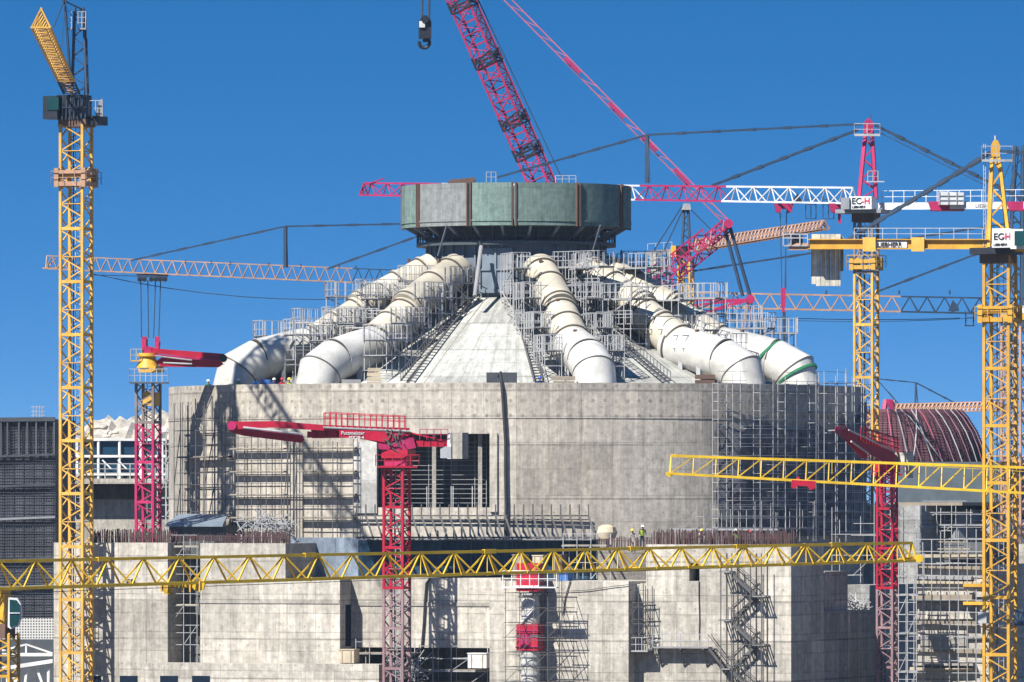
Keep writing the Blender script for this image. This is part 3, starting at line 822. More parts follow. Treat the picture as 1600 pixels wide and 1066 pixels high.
MB().fbox(ur1-3, ur1-.06, 22, 42, 0, ZY(915, 660)).build('return_wall', M['conc_mid'], ra)
MB().fbox(ur1-.05, ur1+.25, 15.5, 16.0, 0, ZY(955, 655)).build('return_buttress', M['conc'], ra)
MB().fbox(ur1-3.2, ur1-.6, 12, 18, ZY(955, 655), ZY(893, 655)).build('upstand_wall', M['conc'], ra)
starters(ra, 1018, 1232, 826, 852, 1.9, .2, 4)
starters(ra, 930, 1016, 836, 856, 6.5, .22, 2)
MB().fbox(U(1045, 4), U(1215, 4), 4.0, 4.5, FZ(1120, 829, 4), FZ(1120, 826, 4)).build('deck_edge', M['plankg'], ra)
# --- blue membrane wall and raking formwork at the foot of the round wall
mw = thing('membrane_wall', 'low wall coated in dark blue membrane at the foot of the round building', 'wall', F(U(700, 7), 7, 0))
MB().fbox(U(560, 7), U(930, 7), 7, 7.6, 0, FZ(745, 843, 7)).build('dark_membrane', M['membrane'], mw)
MB().fbox(U(452, 7), U(560, 7)-.01, 7.0, 7.6, 0, FZ(500, 840, 7)).build('pale_membrane', M['membranel'], mw)
MB().fbox(U(600, 6.9), U(930, 6.9), 6.86, 6.94, FZ(745, 846, 7), FZ(745, 842, 7)).build('capping', M['navy'], mw)
for x in (640, 735, 800, 850):
    MB().fbox(U(x, 6.95), U(x+2, 6.95), 6.9, 6.99, FZ(745, 890, 7), FZ(745, 846, 7)).build('lap_joint', M['navy'], mw)
rf = thing('raking_formwork', 'row of raking props with a top rail leaning on the round wall below the opening', 'formwork', P(740, 842, 658))
def rake():
    y0, y1 = 656.5, 660.4
    x = 557; k = 0
    while x < 922:
        a = P(x+12, 842, y0); b = P(x, 806, y1-abs(x-806)*.0005*0); b.y = min(b.y, CY-math.sqrt(max(0, R*R-(b.x-CXX)**2))-.15)
        MB().bar(a, b, .12).bar(b-EZ*.2, b+EZ*.9, .09).build('prop', M['galvd'], rf); x += 14.5; k += 1
    for py in (806, 812):
        mb = MB(); last = None
        for q in range(553, 925, 8):
            xx = (q-CX)*K*659; yy = CY-math.sqrt(max(0, R*R-(xx-CXX)**2))-.35
            p = P(q, py, yy)
            if last: mb.bar(last, p, .1)
            last = p
        mb.build('top_rail', M['galvd'], rf)
    mb = MB().bar(P(557, 840, y0), P(925, 840, y0), .14); mb.build('sole_rail', M['galvd'], rf)
    MB().fbox(U(560, 5.2), U(925, 5.2), 5.2, 7.0, FZ(740, 844, 5.2), FZ(740, 842.5, 5.2)).build('sole_plate', M['plankg'], rf)
rake()
# roof slabs behind the parapets, to carry clutter
# ------------------------------------------------------------------ flat scaffolds
def flat_scaffold(label, px0, px1, pyt, pyb, v, dep=1.0, bay=1.8, lift=1.95, t=.06, mat='galvd', decks=(), mdeck='plank', skip=0.0, seed=0, group='tube scaffolds on the annexes', toground=False, braces=True, name='tube_scaffold', rails=True, over=.8):
    rg = random.Random(seed); u0, u1 = U(px0, v), U(px1, v); pm = (px0+px1)/2; z1 = FZ(pm, pyt, v); z0 = 0 if toground else FZ(pm, pyb, v)
    root = thing(name, label, 'scaffold', F((u0+u1)/2, v, z0), group)
    n = max(1, int(round((u1-u0)/bay))); du = (u1-u0)/n; mb = MB()
    for k in range(n+1):
        for d in (v, v+dep):
            if rg.random() < skip: continue
            mb.bar(F(u0+k*du, d, z0), F(u0+k*du, d, z1+rg.uniform(0, over)), t)
    z = z0+lift; j = 1
    while z < z1+.05:
        for k in range(n):
            if rg.random() < skip: continue
            for d in (v, v+dep): mb.bar(F(u0+k*du-.15, d, z), F(u0+(k+1)*du+.15, d, z), t)
            mb.bar(F(u0+k*du, v, z), F(u0+k*du, v+dep, z), t)
            if rails: mb.bar(F(u0+k*du, v, z+.95), F(u0+(k+1)*du, v, z+.95), t*.8)
            if braces and (k+j) % 3 == 0: mb.bar(F(u0+k*du, v, z-lift), F(u0+(k+1)*du, v, z), t*.8)
        mb.bar(F(u1, v, z), F(u1, v+dep, z), t)
        if j in decks or decks == 'all':
            MB().fbox(u0-.1, u1+.1, v+.05, v+dep-.05, z+.04, z+.11).build('deck', M[mdeck], root)
        z += lift; j += 1
    mb.build('lattice_frame', M[mat], root); return root
flat_scaffold('white scaffold standing inside the tall dark slot of the left annex', 266, 308, 850, 1038, .9, 1.4, 1.3, 1.55, .055, 'galv', (3, 6), 'timber', seed=21)
flat_scaffold('dark thin scaffold around the red and white chute', 790, 878, 905, 1066, -2.9, 2.6, 1.1, 1.15, .045, 'galvd', (), 'plankg', seed=22, toground=True, skip=.12)
flat_scaffold('scaffold in the dark undercroft below the recessed wall', 648, 762, 1012, 1066, 2.0, 1.2, 1.5, 1.0, .055, 'galv', (2, 3), 'plank', seed=23, toground=True, skip=.1)
flat_scaffold('low scaffold with debris beside the doorway return', 556, 642, 1012, 1040, .6, 2.2, 1.2, .9, .055, 'galv', (1,), 'plank', seed=24, skip=.1)
flat_scaffold('scaffold ladder bay between the front block and the right annex', 984, 1012, 925, 1020, .4, 1.1, .75, 1.3, .055, 'galvd', (), 'plank', seed=25)
flat_scaffold('tall pale scaffold beside the right red mast', 1404, 1432, 880, 1066, 9.0, 2.0, .9, 1.5, .06, 'galv', (2, 4, 6), 'plankg', seed=26, toground=True)
flat_scaffold('thin pale scaffold rising behind the shaded return wall', 1300, 1366, 820, 930, 26, 2.0, 1.7, 1.6, .055, 'galv', (3,), 'plankg', seed=27, skip=.1, over=2.0)
flat_scaffold('scaffold on the roof behind the membrane wall', 880, 945, 835, 905, 5.0, 1.4, 1.0, 1.3, .055, 'galv', (2,), 'plank', seed=28, skip=.1)
flat_scaffold('roof scaffold filling the gap left of the pale membrane', 372, 452, 846, 906, 1.6, 1.5, 1.2, 1.2, .055, 'galvd', (1, 2), 'plankg', seed=29)
# --- stair tower on the right annex
def stairs():
    v = .25
    root = thing('stair_tower', 'zigzag scaffold stair climbing the front of the right annex', 'stair tower', F(U(1150, v), v, 0))
    z = FZ(1150, 893, v); uL, uR = U(1132, v), U(1184, v); dz = FZ(1150, 893, v)-FZ(1150, 931, v); k = 0
    mb = MB()
    for u_ in (uL-.3, uL+.6, uR-.6, uR+.3):
        for d in (v, v+1.4): mb.bar(F(u_, d, 0), F(u_, d, z+1.4), .07)
    while z > -1:
        a, b = (uL+.3, uR-.3) if k % 2 == 0 else (uR-.3, uL+.3)
        zt, zb = z, z-dz; d0 = v+.1 if k % 2 == 0 else v+.8
        fl = MB()
        for d in (d0, d0+.6):
            fl.bar(F(a, d, zt), F(b, d, zb), .06, .22); fl.bar(F(a, d, zt+1.0), F(b, d, zb+1.0), .055)
            for q in (0, .33, .66, 1): fl.bar(F(a+(b-a)*q, d, zt+(zb-zt)*q), F(a+(b-a)*q, d, zt+(zb-zt)*q+1.0), .045)
        for q in range(1, 9):
            t = q/9; fl.bar(F(a+(b-a)*t, d0, zt+(zb-zt)*t), F(a+(b-a)*t, d0+.6, zt+(zb-zt)*t), .12, .04)
        fl.build('stair_flight', M['galvd'], root)
        uu = uL if k % 2 == 0 else uR; o = -.55 if k % 2 == 0 else -.45
        ld = MB()
        for q in range(5): ld.bar(F(uu+o+.1+.2*q, v, zt), F(uu+o+.1+.2*q, v+1.4, zt), .09, .06)
        ld.bar(F(uu+o, v+.02, zt-.05), F(uu+o+1.0, v+.02, zt-.05), .08).bar(F(uu+o, v+1.38, zt-.05), F(uu+o+1.0, v+1.38, zt-.05), .08); ld.build('landing', M['plankg'], root)
        mb.bar(F(uL-.3, v, zt), F(uR+.3, v, zt), .055) if k % 2 else None
        z = zb; k += 1
    mb.build('lattice_frame', M['galvd'], root)
stairs()
def platform():
    v = .65
    root = thing('work_platform', 'railed work platform on brackets left of the zigzag stair', 'platform', F(U(1060, v), v, FZ(1060, 1013, v)))
    z = FZ(1060, 1012, v); u0, u1 = U(1020, v), U(1106, v)
    MB().fbox(u0, u1, v, 1.69, z-.06, z+.06).build('deck', M['plankg'], root)
    rail(MB(), [F(u0, v+.03, z), F(u1, v+.03, z)], 1.05, .7, .055, (.5,)).build('guard_rail', M['galv'], root)
    for u_ in (u0+.4, (u0+u1)/2, u1-.4):
        MB().bar(F(u_, v+.1, z-.1), F(u_, 1.69, z-1.5), .1).bar(F(u_, v, z-.12), F(u_, 1.69, z-.12), .12).build('bracket', M['galvd'], root)
    a, b = F(u1, v+.1, z), F(U(1135, v), v+.1, FZ(1135, 1050, v))
    mb = MB()
    for o in (0, .7): mb.bar(a+EV*o, b+EV*o, .06, .2); mb.bar(a+EV*o+EZ, b+EV*o+EZ, .05)
    for q in range(1, 10): c = a.lerp(b, q/10); mb.bar(c, c+EV*.7, .2, .04)
    mb.build('stair_flight', M['galvd'], root)
    # twin platform on the side of the front block
    r2 = thing('work_platform', 'small railed platform at the inner corner beside the front block', 'platform', F(U(990, -.9), -.9, FZ(990, 1018, -.9)))
    z = FZ(990, 1018, -.9); u0, u1 = U(984, .3), U(1012, .3)
    MB().fbox(u0, u1, .3, 1.7, z-.06, z+.06).build('deck', M['plankg'], r2)
    rail(MB(), [F(u0, .32, z), F(u1, .32, z), F(u1, 1.6, z)], 1.05, .5, .055, (.5,)).build('guard_rail', M['galv'], r2)
platform()
# --- red and white chute
def chute():
    v = -1.4
    root = thing('concrete_chute', 'red and white sectional chute standing in the thin scaffold before the middle annex', 'chute', F(U(828, v), v, 0))
    def pc(x, y): return F(U(x, v), v, FZ(x, y, v))
    def bx(name, x0, x1, y0, y1, mat, d=1.3):
        MB().fbox(U(x0, v), U(x1, v), v-d/2, v+d/2, FZ(830, y1, v), FZ(830, y0, v)).build(name, M[mat], root)
    bx('red_hopper', 812, 845, 880, 924, 'red', 1.5)
    MB().fbox(U(808, v), U(848, v), v-.85, v+.85, FZ(830, 919, v), FZ(830, 915, v)).build('collar', M['white'], root)
    bx('red_box', 812, 845, 975, 1017, 'red', 1.5)
    for y in (985, 993, 1011): MB().fbox(U(811, v), U(846, v), v-.8, v+.8, FZ(830, y+1.2, v), FZ(830, y-1.2, v)).build('clamp_band', M['magenta'] if y != 993 else M['galv'], root)
    MB().tube(pc(826, 1009)-EV*.5, pc(826, 990)-EV*.45, .52, 24).build('red_bend', M['magenta'], root, True)
    MB().tube(pc(829, 975), pc(829, 944), .72, 24).tube(pc(829, 944), pc(829, 926), .72, 24, .55).build('white_pipe', M['ductw'], root, True)
    MB().tube(pc(829, 1068), pc(829, 1017), .72, 24).build('white_pipe', M['ductw'], root, True)
    for y in (1027, 1040, 1055, 962, 930): MB().tube(pc(829, y), pc(829, y-3), .82, 24).build('flange', M['galv'], root, True)
    MB().bar(pc(819, 973)-EV*.8, pc(840, 949)-EV*.8, .2).build('brace', M['white'], root)
    for x in (818, 838): MB().bar(F(U(x, v), v, 0), pc(x, 1050), .25).build('leg', M['galvd'], root)
chute()
# hopper guard deck
gd = thing('guard_platform', 'white railed platform ringing the red hopper head', 'platform', F(U(828, -3), -3, FZ(828, 917, -3)), None)
zz = FZ(828, 917, -3.4)
MB().fbox(U(786, -3.4), U(870, -3.4), -3.5, -2.9, zz-.1, zz).build('deck', M['white'], gd)
rail(MB(), [F(U(786, -3.4), -3.45, zz), F(U(870, -3.4), -3.45, zz)], 1.25, .75, .06, (.5,)).build('guard_rail', M['white'], gd)
# --- loose gear on the annex roofs
def crate(label, px0, px1, py0, py1, v, mat, cat='crate', name='site_crate', group=None):
    root = thing(name, label, cat, F(U(px0, v), v, FZ(px0, py1, v)), group)
    z0, z1 = FZ(px0, py1, v), FZ(px0, py0, v); u0, u1 = U(px0, v), U(px1, v)
    MB().fbox(u0, u1, v, v+1.2, z0, z1).build('body', M[mat], root)
    MB().fbox(u0-.05, u1+.05, v-.05, v+1.25, z1, z1+.08).build('lid', M[mat], root)
    for q in (.2, .8):
        MB().fbox(u0+(u1-u0)*q-.04, u0+(u1-u0)*q+.04, v-.04, v-.002, z0, z1).build('batten', M['plank'], root)
crate('brown crate on the roof left of the red hopper', 801, 818, 868, 905, 3.0, 'plank')
crate('pale timber crate on the roof right of the red hopper', 832, 848, 869, 905, 3.0, 'timber')
crate('rusty drum box on the roof right of the pale crate', 864, 878, 868, 905, 3.4, 'brown')
crate('blue box at the roof edge behind the front block', 870, 887, 897, 908, 1.2, 'tarp')
crate('white bundle box on the undercroft floor at the foot of the recessed wall', 731, 760, 1022, 1044, .6, 'fabric', 'box')
crate('stack of planks against the doorway return', 530, 553, 1016, 1036, -1.2, 'timber', 'timber')
def sack():
    mb = MB(); c = P(948, 832, 655)
    n = 14
    for j, (r, z) in enumerate(((.1, -.5), (.62, -.45), (.78, 0), (.66, .4), (.3, .55), (.05, .56))):
        for k in range(n): mb.v.append(c+Vector((cos(2*pi*k/n)*r*(1+.1*sin(k*3+j)), sin(2*pi*k/n)*r, z*1.1)))
    for j in range(5):
        for k in range(n): q = (k+1) % n; mb.f.append((j*n+k, j*n+q, (j+1)*n+q, (j+1)*n+k))
    o = mb.build('bulk_bag', M['timber'], None, True, loc=c); tag(o, 'beige bulk bag on the roof beside the starter bars', 'bag')
sack()
# dark shed with lean-to under the left end of the round wall
sh = thing('site_shed', 'dark low shed with a grey sloping roof under the left end of the round wall', 'shed', F(U(300, 9), 9, 0))
MB().fbox(U(264, 9), U(352, 9), 9, 13, 0, FZ(300, 822, 9)).build('body', M['sheddk'], sh)
q = [F(U(258, 8.4), 8.4, FZ(300, 823, 8.4)), F(U(348, 8.4), 8.4, FZ(300, 823, 8.4)), F(U(356, 13), 13.0, FZ(300, 806, 13)), F(U(280, 13), 13.0, FZ(300, 806, 13))]
MB().prism(q, (0, 0, .15)).build('roof', M['slate'], sh)
# tangle of tubes
def tangle(label, px0, px1, py0, py1, v, n, seed, mat='galv', L=2.6):
    rg = random.Random(seed); mb = MB(); c = F(U((px0+px1)/2, v), v, FZ(px0, py1, v))
    for _ in range(n):
        p = F(U(rg.uniform(px0, px1), v), v+rg.uniform(0, 2), FZ(px0, rg.uniform(py0, py1), v))
        d = Vector((rg.uniform(-1, 1), rg.uniform(-.4, .4), rg.uniform(-.8, .8))).normalized()*rg.uniform(.5, L)/2
        mb.bar(p-d, p+d, .06)
    o = mb.build('loose_tubes', M[mat], None, loc=c); o['kind'] = 'stuff'; tag(o, label, 'loose tubes')
tangle('tangle of loose scaffold tubes at the foot of the planked bays', 372, 445, 808, 848, 6.0, 120, 31)
tangle('heap of scaffold tubes in the undercroft', 600, 650, 1030, 1064, .2, 60, 32)
tangle('heap of scaffold tubes on the lower return wall', 1305, 1345, 938, 962, 20, 50, 33)
# --- right: concrete core wrapped in formwork
def core():
    v = 14.0
    root = thing('formwork_tower', 'pale concrete core wrapped in formwork ledges behind the right yellow mast', 'formwork tower', F(U(1430, v), v, 0))
    u0, u1 = U(1434, v), U(1545, v); zt = FZ(1450, 882, v)
    MB().fbox(u0, u1, v, v+12, 0, zt).build('core_wall', M['conc'], root)
    MB().fbox(U(1470, v), U(1535, v), v+1, v+10, zt, FZ(1500, 848, v)).build('upper_core', M['conc_dark'], root)
    rg = random.Random(5)
    for py in (872, 887, 905, 912, 936, 942, 968, 975, 1000, 1018, 1040, 1048):
        z = FZ(1480, py, v); a = u0-rg.uniform(.1, .5); b = u0+(u1-u0)*rg.uniform(.75, 1.05); d = rg.uniform(.3, 1.0); h = rg.uniform(.12, .3)
        mb = MB().hexa([F(a, v-d, z), F(b, v-d, z+rg.uniform(-.25, .25)), F(b, v-.01, z), F(a, v-.01, z), F(a, v-d, z+h), F(b, v-d, z+h+rg.uniform(-.1, .1)), F(b, v-.01, z+h), F(a, v-.01, z+h)])
        mb.build('ledge', M[rg.choice(('timber', 'plank', 'conc2', 'plankg'))], root)
    for y0, y1, a0, a1 in ((985, 1015, .05, .7), (900, 912, .0, .55), (925, 936, .1, .8), (955, 966, .0, .9)):
        MB().fbox(u0+(u1-u0)*a0, u0+(u1-u0)*a1, v-.28, v-.01, FZ(1480, y1, v), FZ(1480, y0, v)).build('formwork_panel', M[rg.choice(('conc2', 'plankg', 'conc'))], root)
    for py in (914, 942):
        MB().fbox(U(1506, v-1), U(1546, v-1), v-1.2, v-.9, FZ(1520, py+3, v), FZ(1520, py-2, v)).build('yellow_beam', M['yellow'], root)
    mb = MB()
    for k in range(9): u = u0+(u1-u0)*k/8; mb.bar(F(u, v-1.0, 0), F(u, v-1.0, zt+1.5+rg.random()*1.6), .06)
    z = 1
    while z < zt+2:
        mb.bar(F(u0-.4, v-1.0, z), F(u1, v-1.0, z), .055); z += .95
    mb.build('lattice_frame', M['galv'], root)
    for k in range(7):
        py = 846+k*5.5; MB().fbox(U(1468+rg.uniform(-5, 5), v), U(1530+rg.uniform(-25, 10), v), v-.6, v-.2, FZ(1500, py+1.5, v), FZ(1500, py, v)).build('ledge', M[rg.choice(('timber', 'plank', 'galv'))], root)
core()
# --- far right: grey works building and the rebar dome of the next unit
wb = thing('works_building', 'grey concrete works building in shade under the rebar dome', 'building', P(1400, 1000, 760))
def works():
    Y = 760
    rr = -R_(28)
    def bx(name, x0, x1, y0, y1, dy, mat, dep=12):
        p0, p1 = P(x0, y1, Y+dy), P(x1, y0, Y+dy)
        MB().hexa([(p0.x, p0.y, p0.z), (p1.x, p0.y-4, p0.z), (p1.x+6, p0.y+dep, p0.z), (p0.x+6, p0.y+dep+4, p0.z),
                   (p0.x, p0.y, p1.z), (p1.x, p0.y-4, p1.z), (p1.x+6, p0.y+dep, p1.z), (p0.x+6, p0.y+dep+4, p1.z)]).build(name, M[mat], wb)
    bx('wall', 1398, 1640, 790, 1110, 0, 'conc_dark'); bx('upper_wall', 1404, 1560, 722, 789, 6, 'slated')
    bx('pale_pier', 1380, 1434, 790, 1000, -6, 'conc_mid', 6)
    bx('deck_edge', 1395, 1500, 785, 790, -7, 'plank', 3)
    bx('dark_bay', 1464, 1492, 800, 842, -4.6, 'shed', .5)
    bx('cladding_panel', 1495, 1545, 812, 850, -4.9, 'shed', .5)
    bx('pale_wall', 1586, 1650, 850, 1110, -50, 'conc2', 6)
    mb = MB()
    for py in (800, 815, 830): mb.bar(P(1440, py, Y-7), P(1545, py-2, Y-9), .09)
    for px in (1464, 1476, 1520): mb.bar(P(px, 860, Y-8), P(px, 796, Y-8), .09)
    mb.build('lattice_frame', M['galv'], wb)
works()
def rebar_dome():
    Y = 790; cx = 1385; s = K*Y
    root = thing('rebar_dome', 'purple rusted rebar dome of the next unit rising behind the right red boom', 'rebar dome', P(cx, 725, Y))
    c = P(cx, 725, Y); prof = [(160, 735), (158, 722), (152, 700), (142, 675), (128, 653), (117, 641)]
    pr = [(r*s, ZY(py, Y)) for r, py in prof]
    MB().lathe([(r-.35, z) for r, z in pr]+[(0, pr[-1][1]-.2)], (c.x, Y, 0), 48).build('inner_shell', M['rebarp'], root, True)
    mb = MB(); n = 120
    for k in range(n):
        a = 2*pi*k/n
        if cos(a) < -.35: continue
        for (r0, z0), (r1, z1) in zip(pr[:-1], pr[1:]): mb.bar(Vector((c.x+r0*sin(a), Y-r0*cos(a), z0)), Vector((c.x+r1*sin(a), Y-r1*cos(a), z1)), .06)
    mb.build('meridian_bars', M['rebarp'], root, kind='stuff')
    mb = MB()
    for j in range(30):
        t = j/29*(len(pr)-1); i = min(int(t), len(pr)-2); f = t-i; r = pr[i][0]+(pr[i+1][0]-pr[i][0])*f+.12; z = pr[i][1]+(pr[i+1][1]-pr[i][1])*f
        for k in range(56):
            a, b = -2.0+4.0*k/56, -2.0+4.0*(k+1)/56; mb.bar(Vector((c.x+r*sin(a), Y-r*cos(a), z)), Vector((c.x+r*sin(b), Y-r*cos(b), z)), .05)
    mb.build('hoop_bars', M['rebarp'], root, kind='stuff')
    for k, (d0, d1, mm) in enumerate(((-2, 2, 'fadedred'), (4, 10, 'galv'), (9, 17, 'mauve_rib'), (16, 24, 'galv'), (22, 30, 'fadedred'), (20, 12, 'galv'), (30, 38, 'mauve_rib'), (37, 44, 'galv'), (45, 51, 'mauve_rib'), (53, 58, 'galv'), (61, 65, 'mauve_rib'), (8, 30, 'galv'), (69, 72, 'mauve_rib'))):
        mb = MB(); last = None
        for i, (r, z) in enumerate(pr[1:]):
            a = R_(d0+(d1-d0)*(1-i/4)); q = Vector((c.x+(r+.2)*sin(a), Y-(r+.2)*cos(a), z))
            if last: mb.bar(last, q, .085)
            last = q
        mb.build('lacing_bar', M[mm], root)
    return root
rebar_dome()
# --- left edge: netted scaffold block, perforated screen, trussed roof
nb = thing('netted_building', 'dark building wrapped in gridded scaffold netting at the left edge', 'building', P(40, 1000, 700))
def netted():
    Y = 700
    p0, p1 = P(-60, 1110, Y), P(86, 655, Y)
    MB().hexa([(p0.x, Y, 0), (p1.x, Y, 0), (p1.x+1, Y+14, 0), (p0.x, Y+14, 0), (p0.x, Y, p1.z), (p1.x, Y, p1.z), (p1.x+1, Y+14, p1.z), (p0.x, Y+14, p1.z)]).build('netted_wall', M['netb'], nb)
    mb = MB(); rg = random.Random(3)
    for k in range(26): x = -10+k*3.85; mb.bar(P(x, 1000, Y-.12), P(x, 653, Y-.12), .06 if k % 4 == 0 else .035)
    py = 664
    while py < 965:
        mb.bar(P(-20, py, Y-.2), P(86, py+rg.uniform(-1.5, 1.5), Y-.2), .045); py += 4.6
    mb.build('lattice_frame', M['sheddk'], nb)
    for py in (710, 757, 808, 872, 915):
        MB().bar(P(-20, py+4, Y-.4), P(86, py, Y-.4), .18).build('ledger_beam', M['shed' if py in (808, 915) else 'sheddk'], nb)
    for x in (2, 12, 30, 43, 57, 72, 85):
        MB().bar(P(x, 712, Y-.35), P(x, 655, Y-.35), .14).build('upright', M['sheddk'], nb)
    MB().bar(P(-20, 656, Y-.3), P(86, 655, Y-.3), .35).build('parapet', M['sheddk'], nb)
    mb = MB()
    for x in (52, 57, 62, 66): mb.bar(P(x, 655, Y+2), P(x, 634, Y+2), .05)
    for py in (636, 643, 649): mb.bar(P(48, py, Y+2), P(70, py, Y+2), .05)
    mb.build('roof_scaffold', M['galv'], nb)
netted()
def perforated():
    t = NT('perforated screen')
    def ch(a): return t.m('SUBTRACT', t.m('FRACT', t.m('DIVIDE', a, .22)), .5)
    rr = t.m('SQRT', t.m('ADD', t.m('POWER', ch(t.x), 2.0), t.m('POWER', ch(t.z), 2.0)))
    m = t.fin(t.mix(t.mr(rr, .28, .4, 1, 0), (.5, .5, .49), (.10, .10, .10)), .7)
    root = thing('trussed_shed', 'white roof trusses under a perforated grey screen at the lower left', 'shed', P(50, 1060, 668))
    Y = 668
    MB().slab([(-20, 966), (84, 966), (84, 999), (-20, 999)], Y, .25).build('perforated_screen', m, root)
    MB().slab([(-20, 999), (84, 999), (84, 1100), (-20, 1100)], Y+6, .3).build('dark_back', M['sheddk'], root)
    for dy, o in ((0, 0), (2.5, 18)):
        mb = MB(); y = Y-1+dy
        mb.bar(P(-10, 1020-o*.2, y), P(41, 1007, y), .14).bar(P(41, 1007, y), P(82, 1021, y), .14).bar(P(-10, 1023, y), P(82, 1023, y), .26)
        mb.bar(P(41, 1007, y), P(41, 1023, y), .12); mb.build('roof_truss', M['white'], root)
    q = [P(-10, 1044, Y-3), P(82, 1030, Y-3), P(82, 1036, Y-3), P(-10, 1050, Y-3)]
    MB().prism(q, (0, .4, 0)).build('roof_beam', M['white'], root)
    for x0, x1 in ((12, 12), (16, 32), (42, 38), (58, 72), (76, 76), (28, 24)):
        MB().bar(P(x0, 1046, Y-2.5), P(x1, 1085, Y-2.5), .2).build('roof_post', M['white'], root)
perforated()
# --- glazed gallery behind the left yellow mast
def gallery():
    Y = 730
    root = thing('glazed_gallery', 'white framed gallery of dark glass panes on a concrete wall behind the left masts', 'gallery', P(150, 1000, Y))
    p0, p1 = P(86, 1100, Y), P(268, 756, Y)
    MB().box(((p0.x+p1.x)/2, Y+4, p1.z/2), p1.x-p0.x, 8, p1.z).build('wall', M['conc2'], root)
    MB().slab([(84, 748), (262, 748), (262, 756), (84, 756)], Y-.9, 2.6).build('ledge', M['conc'], root)
    MB().slab([(87, 687), (262, 687), (262, 748), (87, 748)], Y+3, 4).build('body', M['sheddk'], root)
    for x in (90, 123, 156, 189, 222): 
        MB().slab([(x, 689), (x+29, 689), (x+29, 710), (x, 710)], Y+.8, .15).build('window', M['glass'], root)
        MB().slab([(x, 716), (x+29, 716), (x+29, 738), (x, 738)], Y+.8, .15).build('window', M['glass'], root)
    for x in (87.5, 121, 154, 187, 220, 254): MB().bar(P(x, 748, Y+.5), P(x, 686, Y+.5), .2).build('mullion', M['white'], root)
    for py in (687, 713, 741): MB().bar(P(86, py, Y+.45), P(260, py, Y+.45), .22).build('transom', M['white'], root)
    rail(MB(), [P(86, 748, Y-2), P(262, 748, Y-2)], 1.3, 1.1, .08, (.33, .66)).build('guard_rail', M['galv'], root)
    for x in (160, 184): MB().bar(P(x, 719, Y+.3), P(x+14, 733, Y+.3), .12).build('stair_rail', M['white'], root)
    MB().slab([(84, 756), (222, 756), (222, 780), (84, 780)], Y-.05, .3).build('painted_shade_band', M['conc_dark'], root)  # dark strip painted as the ledge's shade on the wall
gallery()
flat_scaffold('upright grey scaffold between the left red mast and the round wall', 246, 272, 690, 835, 32, 2.0, .9, 1.5, .06, 'galv', (2, 5, 8), 'plankg', seed=41)
# --- hill with rocks far behind
def hill():
    t = NT('stony hillside')
    n = t.noise(t.pos, .03, 8, .7); c = t.mix(t.mr(n, .52, .66, 0, .8), (.42, .38, .32), (.17, .165, .10))
    c = t.scale(c, t.mr(t.noise(t.pos, .15, 6), .3, .7, .7, 1.2)); m = t.fin(c, .95, 0, .1)
    mb = MB(); nx, ny = 130, 30; rg = random.Random(2)
    for j in range(ny+1):
        for i in range(nx+1):
            x = -118+110*i/nx; y = 1250+j*11.7; jj = j*14/30
            h = (ZY(661, 1400)+1.5)*max(0, 1-((x+66)/37)**2)*(math.sin(min(1, jj/6)*pi/2) if jj < 7 else 1-.05*(jj-7))
            mb.v.append(Vector((x, y, h+(rg.uniform(-.7, .7)+1.2*sin(x*.21+1.3*sin(y*.05))+.8*sin(x*.53+y*.09))*(h > 2)-.5)))
    for j in range(ny):
        for i in range(nx): q = j*(nx+1)+i; mb.f.append((q, q+1, q+nx+2, q+nx+1))
    mb.build('hill', m, smooth=True, kind='structure')
    labels = ['wide flat rock at the hill crest right of the left yellow mast', 'small rock in the middle of the hill crest', 'pale boulder left of the left red mast', 'rounded rock on the hill just below the crest',
              'pale boulder right of the left red mast', 'low rock beside the left end of the round wall']
    for (px, py, w_, h_), lb in zip(((158, 662, 26, 8), (172, 672, 10, 6), (181, 670, 12, 7), (166, 676, 16, 6), (226, 668, 14, 10), (257, 668, 16, 10)), labels):
        mb = MB(); c = P(px, py+5, 1340); s = K*1330; n = 10; rg = random.Random(px)
        for j, (r, z) in enumerate(((.7, -1), (1, -.4), (.9, .3), (.6, .8), (.1, 1))):
            for k in range(n):
                g = rg.uniform(.8, 1.15); mb.v.append(c+Vector((cos(2*pi*k/n)*r*w_*s/2*g, sin(2*pi*k/n)*r*w_*s/2, z*h_*s/2*g)))
        for j in range(4):
            for k in range(n): q = (k+1) % n; mb.f.append((j*n+k, j*n+q, (j+1)*n+q, (j+1)*n+k))
        tag(mb.build('boulder', M['rock'], None, loc=c), lb, 'rock', 'pale rocks on the hill')
hill()

def wall_cable(label, pts, v, r=.06):
    q = [F(U(x, v), v, FZ(x, y, v)) for x, y in pts]; mb = MB().sweep(q, r, EV, 6)
    tag(mb.build('site_cable', M['rubber'], None, True, loc=q[0]), label, 'cable', 'cables hanging on the annex walls')
wall_cable('black hose curving down the recessed wall just right of the centre red mast', [(672, 904), (666, 912), (664, 940), (662, 975), (659, 1012)], vb-.15, .09)
wall_cable('thin black cable dropping from the roof edge onto the front block near the chute', [(891, 907), (888, 918), (883, 935), (880, 960)], -.1, .04)
wall_cable('thin cable strung along the top of the front block', [(884, 924), (920, 922), (960, 916), (1000, 912)], -.12, .03)
wall_cable('pale stained cable down the right annex below the slot window', [(1092, 908), (1092, 930), (1093, 970), (1092, 1000)], 1.6, .035)

